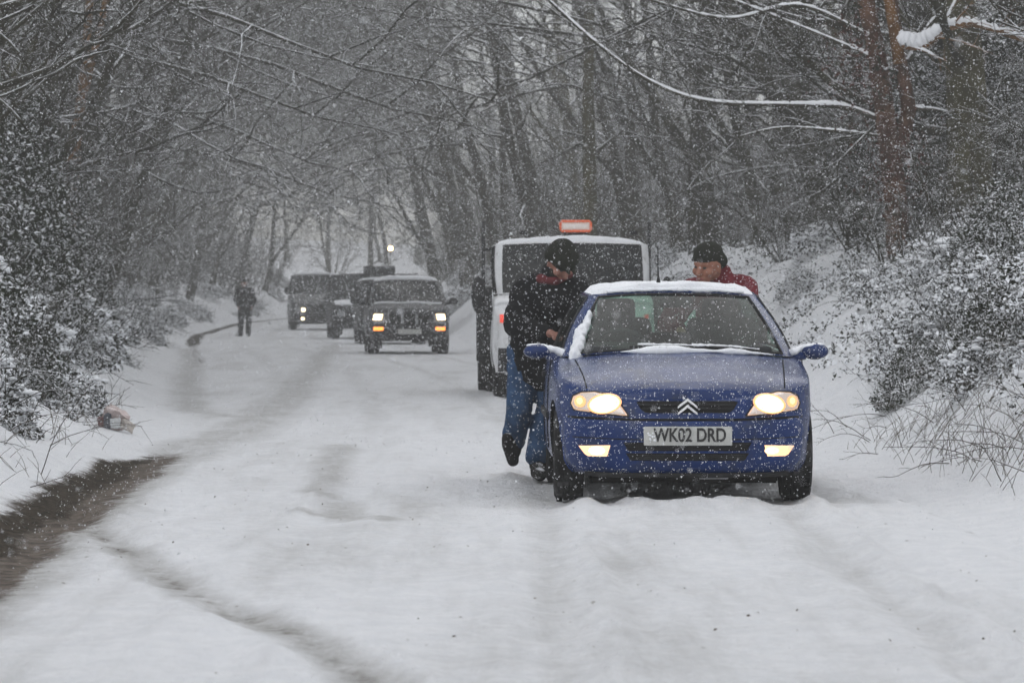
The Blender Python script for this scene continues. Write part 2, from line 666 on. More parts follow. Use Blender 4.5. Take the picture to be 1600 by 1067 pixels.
def ground_z(x, y):
    x = np.asarray(x, float)
    y = np.asarray(y, float)
    dR = x - edgeR(y)
    dL = edgeL(y) - x
    z = rise(y) + np.interp(dR, *_pR) + np.interp(dL, *_pL)
    off = np.maximum(dR, dL)
    on = 1 - sstep(off, -0.5, 0.1)
    bank = sstep(off, 0.1, 1.2)
    z = z + bank * (0.20 * fbm(x * 0.55, y * 0.45, 4) + 0.08 * fbm(x * 2.1 + 9, y * 2.1, 3))
    z = z + (0.045 * fbm(x * 1.3, y * 0.9, 3) * sstep(off, -0.2, 0.5))
    fade = 1 - sstep(y, 45, 90)
    # compacted, wind-combed snow on the carriageway
    z = z + on * fade * (0.020 * fbm(x * 3.6, y * 1.6 + 3, 4, 0.6) + 0.022 * fbm(x * 0.9 + 31, y * 0.5, 2))
    near = (1 - sstep(y, 40, 60)) * on
    for o, w, dp in ((-2.40, 0.10, 0.030), (-1.02, 0.10, 0.036), (-0.72, 0.06, 0.018), (-3.6, 0.12, 0.016), (-4.6, 0.12, 0.014), (-2.05, 0.06, 0.014)):
        rr = rut(x, y, o, w)
        edge = rut(x, y, o + 2.0 * w, 0.07) + rut(x, y, o - 2.0 * w, 0.07)
        z = z - near * dp * rr * (0.7 + 0.6 * fbm(x * 2, y * 1.1, 2)) + near * 0.020 * edge * (0.6 + 1.3 * fbm(x * 5, y * 3, 3))
    z = z - 0.035 * stamp(x, y, 'gutter', 1.4) - 0.018 * stamp(x, y, 'track', 1.3)
    z = z + 0.022 * np.exp(-((dist_line(x, y, WLINES['track'][0]) - 0.2) / 0.08) ** 2) * (0.6 + 1.2 * fbm(x * 7, y * 7, 2))
    z = z - 0.02 * stamp(x, y, 'gutter_right', 1.5)
    churn = np.exp(-((x - 0.9) / 1.7) ** 4) * np.exp(-((y - 24.8) / 3.6) ** 4)
    z = z + churn * (0.030 * fbm(x * 5.5, y * 3.5, 3, 0.6) + 0.02 * np.abs(fbm(x * 3 + 8, y * 2.2, 2)))
    near_foot = (y > 16) & (y < 31) & (np.abs(x) < 3)
    if near_foot.any():
        xx, yy_ = x[near_foot], y[near_foot]
        dz = np.zeros_like(xx)
        for fx, fy in FOOT:
            dz += -0.030 * np.exp(-((xx - fx) / 0.06) ** 4 - ((yy_ - fy) / 0.15) ** 4) + 0.012 * np.exp(-((xx - fx) / 0.11) ** 2 - ((yy_ - fy) / 0.24) ** 2)
        z[near_foot] += dz
    # snow pushed up in front of and under the bumper of the stuck hatchback
    heap = np.exp(-((x - 1.0) / 1.0) ** 4) * np.exp(-((y - 22.35) / 0.42) ** 2)
    z = z + heap * (0.035 + 0.075 * np.maximum(0, fbm(x * 3.1 + 4, y * 2.2, 3)) - 0.03 * np.exp(-((x - 0.2) / 0.25) ** 2))
    return z


def gz(x, y):
    return float(ground_z(np.array([x]), np.array([y]))[0])


def ground_sheet():
    ys = [-70.0]
    while ys[-1] < 7:
        ys.append(ys[-1] + max(0.35, 0.12 * abs(ys[-1] - 7) ** 0.8))
    while ys[-1] < 290:
        ys.append(ys[-1] * 1.0052)
    while ys[-1] < 420:
        ys.append(ys[-1] + 8)
    ys = np.array(ys)
    u = np.concatenate([[-150, -110, -80, -60, -45], np.linspace(-34, -8, 34), np.linspace(-7.6, -3.6, 34), np.linspace(-3.5, 3.5, 190), np.linspace(3.6, 7.6, 34), np.linspace(8, 34, 34), [45, 60, 80, 110, 150]])
    Y, U = np.meshgrid(ys, u, indexing='ij')
    c = np.clip((edgeL(Y) + edgeR(Y)) / 2, -12, 30)
    X = U + c
    Z = ground_z(X, Y)
    nr, nc = X.shape
    V = np.stack([X, Y, Z], -1).reshape(-1, 3)
    i = np.arange(nr - 1)[:, None] * nc + np.arange(nc - 1)[None, :]
    F = np.stack([i, i + 1, i + nc + 1, i + nc], -1).reshape(-1, 4)
    # what has worn through the snow
    x, y = V[:, 0], V[:, 1]
    x = x + 0.09 * fbm(x * 1.1 + 5, y * 0.45, 3, 0.6)
    ln, w = WLINES['gutter']
    k = np.argsort(ln[:, 1])
    side = x - np.interp(y, ln[k, 1], ln[k, 0])
    gy = (1 - sstep(y, 28, 34)) * sstep(y, 3, 6)
    inn = np.exp(-np.abs((side - 0.03) / (w * 1.9)) ** 2.2) * gy
    wet = np.exp(-((side + 0.07) / (w * 1.05)) ** 2) * gy * 0.95
    dirt = np.maximum.reduce([inn, 0.50 * stamp(x, y, 'track', 1.3), 0.45 * stamp(x, y, 'track0', 1.0)])
    on = 1 - sstep(np.maximum(x - edgeR(y), edgeL(y) - x), -0.5, -0.05)
    grey = np.maximum.reduce([
        0.85 * np.exp(-(np.maximum(side - 0.1, 0) / 0.40) ** 2) * gy * sstep(side, -0.15, 0.1),
        0.50 * stamp(x, y, 'gutter_far', 1.2),
        0.50 * stamp(x, y, 'slush', 1.1),
        0.52 * stamp(x, y, 'skid', 1.3),
        0.55 * stamp(x, y, 'skid2', 1.6),
        0.62 * stamp(x, y, 'track', 2.0),
        0.55 * np.exp(-((x - 0.25) / 0.5) ** 2 - ((y - 26.0) / 1.8) ** 2),
        on * 0.36 * (rut(x, y, -2.4, 0.20) + rut(x, y, -1.02, 0.20)),
        0.50 * np.exp(-((x - 1.0) / 1.3) ** 6) * np.exp(-((y - 24.5) / 2.6) ** 4),
        on * 0.34 * (rut(x, y, -3.7, 0.3) + rut(x, y, -4.9, 0.3)) * sstep(y, 24, 40),
        on * (0.24 + 0.22 * fbm(x * 1.9 + 9, y * 0.22, 4))])
    wet = np.maximum(wet, 0.9 * np.exp(-((x - edgeL(y) - 0.25) / 0.32) ** 2) * (0.62 + 0.38 * sstep(y, 92, 110)) * sstep(y, 60, 75) * (1 - sstep(y, 185, 200)))
    wet = np.maximum(wet, 0.50 * stamp(x, y, 'gutter_right', 1.3))
    o = np_mesh('ground', V, F, 'road_snow')
    a = o.data.color_attributes.new('wear', 'FLOAT_COLOR', 'POINT')
    rgba = np.stack([wet, dirt, grey, np.ones_like(wet)], -1).astype(np.float32)
    a.data.foreach_set('color', rgba.ravel())
    tag(o, 'snow covered lane with dirty gutter, wheel tracks and white banks', kind='structure')
    return o


def road_material():
    m = bpy.data.materials.new('road_snow')
    m.use_nodes = True
    t = m.node_tree
    n = t.nodes
    L = t.links.new
    bs = n['Principled BSDF']
    bs.inputs['Specular IOR Level'].default_value = 0.3
    at = n.new('ShaderNodeAttribute')
    at.attribute_name = 'wear'
    sp = n.new('ShaderNodeSeparateColor')
    L(at.outputs['Color'], sp.inputs[0])
    geo = n.new('ShaderNodeNewGeometry')
    mp = n.new('ShaderNodeMapping')
    mp.inputs['Scale'].default_value = (1.0, 0.55, 1.0)
    L(geo.outputs['Position'], mp.inputs[0])

    def noise(s, d=5, r=0.6):
        x = n.new('ShaderNodeTexNoise')
        x.inputs['Scale'].default_value = s
        x.inputs['Detail'].default_value = d
        x.inputs['Roughness'].default_value = r
        L(mp.outputs[0], x.inputs['Vector'])
        return x.outputs['Fac']

    def math_(op, a, b):
        x = n.new('ShaderNodeMath')
        x.operation = op
        for i, v in enumerate((a, b)):
            if isinstance(v, (int, float)):
                x.inputs[i].default_value = v
            else:
                L(v, x.inputs[i])
        return x.outputs[0]

    def rng(v, a, b, c=0.0, d=1.0):
        x = n.new('ShaderNodeMapRange')
        x.interpolation_type = 'SMOOTHSTEP'
        for i, q in enumerate((a, b, c, d)):
            x.inputs[i + 1].default_value = q
        L(v, x.inputs[0])
        return x.outputs[0]

    def mix(f, a, b):
        x = n.new('ShaderNodeMix')
        x.data_type = 'RGBA'
        L(f, x.inputs[0])
        for s, v in ((6, a), (7, b)):
            if isinstance(v, tuple):
                x.inputs[s].default_value = (*v, 1)
            else:
                L(v, x.inputs[s])
        return x.outputs[2]
    fine = noise(38, 6, 0.7)
    mid = noise(7, 5)
    c = mix(rng(mid, 0.3, 0.7), (0.78, 0.795, 0.82), (0.85, 0.86, 0.88))
    c = mix(rng(noise(26, 8, 0.8), 0.50, 0.66, 0.0, 0.32), c, (0.62, 0.63, 0.64))  # shade of the fine snow relief put into the colour as dark speckle
    blot = noise(2.2, 9, 0.72)
    brk = math_('ADD', math_('MULTIPLY', blot, 0.55), math_('MULTIPLY', noise(13, 8, 0.75), 0.45))

    def worn(ch, lo, hi, top=1.0):
        """wear breaks up into patches: its share times a blotchy noise"""
        return rng(math_('MULTIPLY', ch, math_('ADD', math_('MULTIPLY', brk, 2.6), -0.35)), lo, hi, 0.0, top)
    ms = n.new('ShaderNodeMapping')
    ms.inputs['Scale'].default_value = (5.0, 0.35, 1.0)
    L(geo.outputs['Position'], ms.inputs[0])
    st = n.new('ShaderNodeTexNoise')
    st.inputs['Scale'].default_value = 1.0
    st.inputs['Detail'].default_value = 7
    st.inputs['Roughness'].default_value = 0.65
    L(ms.outputs[0], st.inputs['Vector'])
    c = mix(rng(math_('MULTIPLY', st.outputs['Fac'], math_('ADD', sp.outputs[2], 0.45)), 0.30, 0.60, 0.0, 0.45), c, (0.50, 0.50, 0.49))
    c = mix(worn(sp.outputs[2], 0.08, 0.85, 0.85), c, (0.34, 0.335, 0.32))
    c = mix(worn(sp.outputs[1], 0.38, 0.72, 0.95), c, mix(rng(noise(14), 0.35, 0.65), (0.050, 0.034, 0.022), (0.15, 0.12, 0.095)))
    wf = worn(sp.outputs[0], 0.42, 0.72)
    c = mix(wf, c, mix(rng(noise(18, 8, 0.75), 0.38, 0.62), (0.020, 0.017, 0.012), (0.075, 0.060, 0.044)))
    # specks of grit and leaf crumbs
    vo = n.new('ShaderNodeTexVoronoi')
    vo.inputs['Scale'].default_value = 9
    L(mp.outputs[0], vo.inputs['Vector'])
    vs = n.new('ShaderNodeSeparateColor')
    L(vo.outputs['Color'], vs.inputs[0])
    speck = math_('MULTIPLY', rng(vo.outputs['Distance'], 0.05, 0.11, 1, 0), math_('MULTIPLY', rng(vs.outputs[0], 0.90, 0.92), rng(noise(0.8, 2), 0.46, 0.6)))
    c = mix(speck, c, (0.10, 0.085, 0.06))
    L(c, bs.inputs['Base Color'])
    L(rng(wf, 0, 1, 0.85, 0.75), bs.inputs['Roughness'])
    L(rng(wf, 0, 1, 0.2, 0.03), bs.inputs['Specular IOR Level'])
    b1 = n.new('ShaderNodeBump')
    b1.inputs['Strength'].default_value = 0.9
    b1.inputs['Distance'].default_value = 0.075
    L(math_('ADD', noise(6, 7, 0.68), math_('MULTIPLY', fine, 0.35)), b1.inputs['Height'])
    L(b1.outputs[0], bs.inputs['Normal'])
    MATS['road_snow'] = m


road_material()
ground = ground_sheet()

# ------------------------------------------------------------------ vehicles
def wheel(parent, x, y, z, r, w, spokes=8):
    e = empty('wheel', (x, y, z))
    e.parent = parent
    s = 1 if x > 0 else -1
    h = w / 2
    m = MB()
    ri = r * 0.63
    prof = [(-h * 0.75, ri), (-h, r * 0.78), (-h * 0.97, r * 0.90), (-h * 0.80, r * 0.985)]
    for k in range(4):                       # four tread ribs with grooves between
        a = -h * 0.74 + k * h * 0.385
        prof += [(a, r), (a + h * 0.30, r), (a + h * 0.31, r * 0.965), (a + h * 0.375, r * 0.965)]
    prof += [(h * 0.80, r * 0.985), (h * 0.97, r * 0.90), (h, r * 0.78), (h * 0.75, ri)]
    m.lathe(prof, (0, 0, 0), 'x', 40)
    for k in range(36):                      # cross sipes
        a = 2 * PI * k / 36
        for q in (-0.62, 0.62):
            m.box((q * h, r * 1.0 * math.cos(a), r * 1.0 * math.sin(a)), (h * 0.35, 0.012, 0.028), (a, 0, 0))
    m.build('tyre', 'rubber', e, edge=40)
    m = MB()
    o = s * h * 0.55
    m.lathe([(s * h * 0.7, ri), (s * h * 0.72, ri * 0.93), (o * 0.5, ri * 0.85), (o * 0.6, ri * 0.35), (o, ri * 0.28), (o, 0.001)], (0, 0, 0), 'x', 32)
    for k in range(spokes):
        a = 2 * PI * k / spokes
        m.box((o * 0.85, ri * 0.58 * math.cos(a), ri * 0.58 * math.sin(a)), (0.02, ri * 0.16, ri * 0.62), (a - PI / 2, 0, 0))
    m.build('rim', 'steel_rim', e, edge=40)
    return e


class Car:
    def __init__(self, name, loc, rz, P):
        self.P = P
        self.root = empty(name, loc, rz)
        g = P.get
        N = g('n', 90)
        half = catmull(P['outline'], N)
        half[:, 0] = np.maximum(half[:, 0], 0)
        self.half = half
        T = np.gradient(half[:, :2], axis=0)
        T /= np.linalg.norm(T, axis=1)[:, None] + 1e-9
        nrm = np.stack([T[:, 1], -T[:, 0]], 1)
        zb = g('zbot', 0.2)
        rt = g('round', 0.05)
        nv = g('nv', 22)
        vs = np.concatenate([np.linspace(0, 0.85, nv - 7), np.linspace(0.88, 1.0, 7)])
        Lc = half[:, 1].max()
        pf, ps, pr = P['prof_front'], P['prof_side'], g('prof_rear', P['prof_front'])
        rows = []
        for v in vs:
            z = zb + v * (half[:, 2] - zb)
            i_f = np.interp(z, [a for a, b in pf], [b for a, b in pf])
            i_s = np.interp(z, [a for a, b in ps], [b for a, b in ps])
            i_r = np.interp(z, [a for a, b in pr], [b for a, b in pr])
            wf = 1 - sstep(half[:, 1], g('blend', (0.12, 0.45))[0], g('blend', (0.12, 0.45))[1])
            wr = sstep(half[:, 1], Lc - 0.4, Lc - 0.1)
            ins = i_f * wf + i_r * wr + i_s * (1 - wf - wr)
            u = np.clip((z - (half[:, 2] - rt)) / rt, 0, 1)
            ins = ins + rt * (1 - np.sqrt(np.maximum(0, 1 - u * u * 0.98)))
            x = np.maximum(half[:, 0] - nrm[:, 0] * ins, 0)
            y = half[:, 1] - nrm[:, 1] * ins
            x[0] = x[-1] = 0
            rows.append(np.stack([x, y, z], 1))
        self.top = rows[-1]
        full = [np.vstack([r[::-1][:-1] * [-1, 1, 1], r]) for r in rows]     # rear centre, over the negative side, front, and round
        m = MB()
        m.grid([[tuple(p) for p in r] for r in full])
        # wheel arches
        V = np.array(m.v)
        ra = g('arch', 0.33)
        kill = np.zeros(len(V), bool)
        for (wy, wz) in P['axles']:
            r = np.hypot(V[:, 1] - wy, V[:, 2] - wz)
            side = np.abs(V[:, 0]) > g('archx', 0.5)
            inside = (r < ra) & side
            kill |= inside
        F = [f for f in m.f if not all(kill[i] for i in f)]
        for i in np.where(kill)[0]:
            best = min(P['axles'], key=lambda a: (V[i, 1] - a[0]) ** 2 + (V[i, 2] - a[1]) ** 2)
            d = np.array([V[i, 1] - best[0], V[i, 2] - best[1]])
            L = np.linalg.norm(d) + 1e-6
            V[i, 1] = best[0] + d[0] / L * ra
            V[i, 2] = max(zb, best[1] + d[1] / L * ra)
        m.v = [tuple(p) for p in V]
        m.f = F
        m.mi = [0] * len(F)
        self.body = m.build('body', g('paint', 'paint_grey'), self.root, edge=50)
        # bonnet and the deck under the windows
        cowl = g('cowl', 0.95)
        tabl = g('bonnet')
        gb = np.array([q[:6] for q in P['green']], float)
        bx = lambda yy: np.interp(yy, gb[:, 1], gb[:, 0])
        nx = 27
        S = np.linspace(-1, 1, nx)
        S = np.sign(S) * np.abs(S) ** 0.85
        R1, R2 = [], []
        for (x, y, z) in self.top:
            zc = np.interp(y, [a for a, b in tabl], [b for a, b in tabl])
            row = [(s * x, y, z + (zc - z) * (1 - abs(s) ** g('crown', 2.2))) for s in S]
            if y <= cowl + 0.03:
                R1.append(row)
            if y >= cowl - 0.03:
                R2.append(row)
        m = MB()
        m.grid(R1)
        self.bonnet_rows = R1
        self.bonnet = m.build('bonnet', g('paint', 'paint_grey'), self.root, edge=50)
        m = MB()
        nr = len(R2)
        m.grid(R2)
        k = 0
        m.mi = []
        for i in range(nr - 1):
            for j in range(nx - 1):
                cx = sum(R2[a][b][0] for a in (i, i + 1) for b in (j, j + 1)) / 4
                cyy = R2[i][0][1]
                m.mi.append(1 if abs(cx) < bx(cyy) - 0.01 and gb[0, 1] < cyy < gb[-1, 1] else 0)
        m.build('scuttle', [g('paint', 'paint_grey'), 'interior'], self.root, edge=50)
        # underbody
        m = MB()
        w = max(half[:, 0]) - 0.19
        ub = g('under', (0.36, Lc - 0.12))
        m.box((0, (ub[0] + ub[1]) / 2, zb + 0.09), (w * 2 - 0.12, ub[1] - ub[0], 0.32))
        for (wy, wz) in P['axles']:
            m.box((0, wy, zb + 0.02), (w * 2, 0.10, 0.10))
            for s in (-1, 1):
                m.box((s * (w - 0.10), wy, wz + 0.12), (0.10, 0.5, ra * 1.7))
        m.build('underbody', 'grille_black', self.root, smooth=False)
        for (wy, wz) in P['axles']:
            for s in (-1, 1):
                wheel(self.root, s * g('track', 0.69), wy, wz, g('wr', 0.28), g('ww', 0.185))
        self.greenhouse()
        bm = MB()
        for o in (self.body, self.bonnet):
            me = o.data
            bm.add([q.co for q in me.vertices], [tuple(p.vertices) for p in me.polygons])
        self.bvh = BVHTree.FromPolygons([Vector(p) for p in bm.v], bm.f)

    def greenhouse(self):
        g = self.P.get
        G = self.P['green']
        nv = 12
        v0, v1 = g('glass_v', (0.05, 0.93))
        vs = [0] + list(np.linspace(v0, v1, nv - 2)) + [1]
        cols, segs = [], []
        for k in range(len(G) - 1):
            n = 8 if G[k][6] in ('ws', 'rear') else 6
            for i in range(n):
                t = i / n
                cols.append(np.array(G[k][:6]) * (1 - t) + np.array(G[k + 1][:6]) * t)
                segs.append(G[k][6])
        cols.append(np.array(G[-1][:6]))
        cols = np.array(cols)
        # soften the corners a little
        for _ in range(2):
            c2 = cols.copy()
            c2[1:-1] = cols[1:-1] * 0.6 + (cols[:-2] + cols[2:]) * 0.2
            cols = c2
        cols[0, 0] = cols[0, 3] = cols[-1, 0] = cols[-1, 3] = 0
        T = np.gradient(cols[:, :2], axis=0)
        T /= np.linalg.norm(T, axis=1)[:, None] + 1e-9
        nrm = np.stack([T[:, 1], -T[:, 0]], 1)
        bulge = g('bulge', 0.022)

        def pt(j, v, off=0.0):
            c = cols[j]
            p = c[:3] * (1 - v) + c[3:6] * v
            b = bulge * math.sin(PI * v) + off
            return np.array([p[0] + nrm[j, 0] * b, p[1] + nrm[j, 1] * b, p[2]])
        frame = MB()
        panes = {}
        nc = len(cols)
        for s in (1, -1):
            P3 = [[pt(j, v) * [s, 1, 1] for j in range(nc)] for v in vs]
            base = len(frame.v)
            frame.v += [tuple(p) for r in P3 for p in r]
            for i in range(len(vs) - 1):
                for j in range(nc - 1):
                    q = (base + i * nc + j, base + i * nc + j + 1, base + (i + 1) * nc + j + 1, base + (i + 1) * nc + j)
                    if s < 0:
                        q = q[::-1]
                    glassy = segs[j] != 'post' and 0 < i < len(vs) - 2
                    if not glassy:
                        frame.f.append(q)
                        frame.mi.append(0)
            j = 0
            while j < nc - 1:
                if segs[j] == 'post':
                    j += 1
                    continue
                e = j
                while e < nc - 1 and segs[e] == segs[j] and not (e > j and segs[e] != segs[j]):
                    e += 1
                key = segs[j] if segs[j] in ('ws', 'rear') else segs[j] + str(s)
                panes.setdefault(key, []).append((s, j, e))
                j = e
        self.frame = frame.build('pillars', g('paint', 'paint_grey'), self.root, edge=60)
        pane_name = {'ws': 'windscreen', 'rear': 'rear_window'}
        gm = g('glass', 'pane_dark')
        for key, lst in panes.items():
            m = MB()
            sl = MB()
            for (s, a, b) in lst:
                m.grid([[pt(j, v, -0.004) * [s, 1, 1] for j in range(a, b + 1)] for v in np.linspace(v0, v1, 10)])
                loop = [pt(j, v0, 0.003) * [s, 1, 1] for j in range(a, b + 1)]
                if key not in ('ws', 'rear') or a > 0 or True:
                    up = [pt(b, v, 0.003) * [s, 1, 1] for v in np.linspace(v0, v1, 9)] if key != 'rear' else [pt(a, v, 0.003) * [s, 1, 1] for v in np.linspace(v0, v1, 9)]
                    sl.tube(up, 0.009, 5)
                    if key not in ('ws', 'rear'):
                        sl.tube([pt(a, v, 0.003) * [s, 1, 1] for v in np.linspace(v0, v1, 9)], 0.009, 5)
                sl.tube(loop, 0.009, 5)
                sl.tube([pt(j, v1, 0.003) * [s, 1, 1] for j in range(a, b + 1)], 0.009, 5)
            p = m.build(pane_name.get(key, 'side_window'), gm, self.root)
            sl.build('rubber_seal', 'black_plastic', p)
        # roof
        top = np.array([pt(j, 1.0) for j in range(nc)])
        cr = g('roof_crown', 0.05)
        nx = 21
        S = np.linspace(-1, 1, nx)
        xm = top[:, 0].max()
        rows = []
        for (x, y, z) in top:
            rows.append([(q * x, y, z + cr * (1 - q * q) * sstep(x, 0.0, xm) + 0.001) for q in S])
        m = MB()
        m.grid(rows)
        self.roof_rows = rows
        self.roof = m.build('roof', g('paint', 'paint_grey'), self.root, edge=60)
        self.gpt = pt
        self.gn = nc

    def hit(self, x, z):
        h = self.bvh.ray_cast(Vector((x, -2, z)), Vector((0, 1, 0)))
        return h[0].y if h[0] is not None else None

    def patch(self, name, poly, m, off=0.004, nx=16, nz=7, depth=0.03, parent=None, bulge=0.0):
        """a piece fitted to the front of the body; poly holds (x, z) corners"""
        xs = [p[0] for p in poly]
        x0, x1 = min(xs) + 1e-4, max(xs) - 1e-4
        rows = []
        n = len(poly)
        lasty = 0.1
        for i in range(nx + 1):
            x = x0 + (x1 - x0) * i / nx
            zs = []
            for k in range(n):
                (ax, az), (bx, bz) = poly[k], poly[(k + 1) % n]
                if (ax - x) * (bx - x) <= 0 and abs(ax - bx) > 1e-9:
                    zs.append(az + (bz - az) * (x - ax) / (bx - ax))
            lo, hi = min(zs), max(zs)
            row = []
            for j in range(nz + 1):
                z = lo + (hi - lo) * j / nz
                y = self.hit(x, z)
                if y is None:
                    y = lasty
                lasty = y
                b = bulge * (1 - (2 * i / nx - 1) ** 4) * (1 - (2 * j / nz - 1) ** 4)
                row.append((x, y - off - b, z))
            row = [(row[0][0], row[0][1] + depth, row[0][2])] + row + [(row[-1][0], row[-1][1] + depth, row[-1][2])]
            rows.append(row)
        rows = [[(p[0], p[1] + depth, p[2]) for p in rows[0]]] + rows + [[(p[0], p[1] + depth, p[2]) for p in rows[-1]]]
        q = MB()
        q.grid(rows)
        return q.build(name, m, parent or self.root, edge=50)

    def both(self, name, poly, m, **k):
        return [self.patch(name, [(s * x, z) for x, z in poly], m, **k) for s in (-1, 1)]

    def snow(self, rows, thick, name='snow_cover', seed=0, i0=0, i1=None, j0=0, j1=None, fade=3, bumpy=0.35, parent=None, down=0.012, keep=None):
        """a layer of settled snow over a grid of surface points"""
        rows = [r[j0:j1] for r in rows[i0:i1]]
        # resample finer
        A = np.array(rows)
        nr, nc = A.shape[:2]
        out = []
        for i in range(nr):
            row = []
            for j in range(nc):
                e = min(i, nr - 1 - i, j, nc - 1 - j) / fade
                e = min(1, e)
                e = math.sqrt(max(0, 1 - (1 - e) ** 2))
                x, y, z = A[i, j]
                nz = float(fbm(np.array([x * 7 + seed]), np.array([y * 7]), 3)[0])
                t = thick * e * (1 + bumpy * nz * 2) - down * (1 - e)
                if keep is not None:
                    t = t * keep(x, y, z) - down * (1 - keep(x, y, z))
                row.append((x, y, z + t))
            out.append(row)
        m = MB()
        m.grid(out)
        return m.build(name, 'snow', parent or self.root)

    def mirror(self, s, x, y, z, w, h, d, m, snow=True, arm=0.1):
        q = MB()
        q.ell((s * x, y, z), (w / 2, d / 2, h / 2), 18, 11)
        # squash the back flat
        q.v = [(p[0], min(p[1], y + d * 0.22), p[2]) for p in q.v]
        q.tube([(s * (x - w * 0.35), y, z - h * 0.2), (s * (x - w / 2 - arm), y + 0.02, z - h * 0.42)], [0.03, 0.035], 8)
        o = q.build('door_mirror', m, self.root)
        q = MB()
        q.ell((s * x, y + d * 0.22, z), (w * 0.42, 0.006, h * 0.38), 16, 7)
        q.build('mirror_glass', 'chrome', o)
        if snow:
            rng = random.Random(int(x * 100) + s)
            cl = []
            for k in range(14):
                u = k / 13
                k2 = rng.uniform(0.75, 1.1)
                cl.append(('e', (s * (x + w * 0.26 - u * (w * 0.74 + arm)), y - 0.005 + rng.uniform(-0.01, 0.02), z + h * (0.40 - 0.66 * u * u)), (0.030 * k2, 0.04 * k2, (0.010 + 0.020 * u) * k2)))
            organic('snow_cap', cl, 'snow', o, 0.007, 3, 0.010, 0.03)
        return o


def text_mesh(name, s, size, loc, m, parent, xs=1.0, ext=0.003, bold=0.0):
    cu = bpy.data.curves.new(name, 'FONT')
    cu.body = s
    cu.size = size
    cu.align_x = 'CENTER'
    cu.align_y = 'CENTER'
    cu.extrude = ext
    cu.offset = bold
    t = bpy.data.objects.new('tmp_text', cu)
    COL.objects.link(t)
    dg = bpy.context.evaluated_depsgraph_get()
    me = bpy.data.meshes.new_from_object(t.evaluated_get(dg))
    bpy.data.objects.remove(t)
    me.transform(Matrix.Diagonal((xs, 1, 1, 1)))
    me.transform(Matrix.Rotation(R(90), 4, 'X'))
    me.materials.clear()
    me.materials.append(MATS[m])
    me.name = name
    o = link(name, me, parent)
    o.location = loc
    return o


def ring(cx, cz, rx, rz, shear=0.0, n=22):
    return [(cx + rx * math.cos(2 * PI * (k + 0.5) / n), cz + rz * math.sin(2 * PI * (k + 0.5) / n) + shear * rx * math.cos(2 * PI * (k + 0.5) / n)) for k in range(n)]


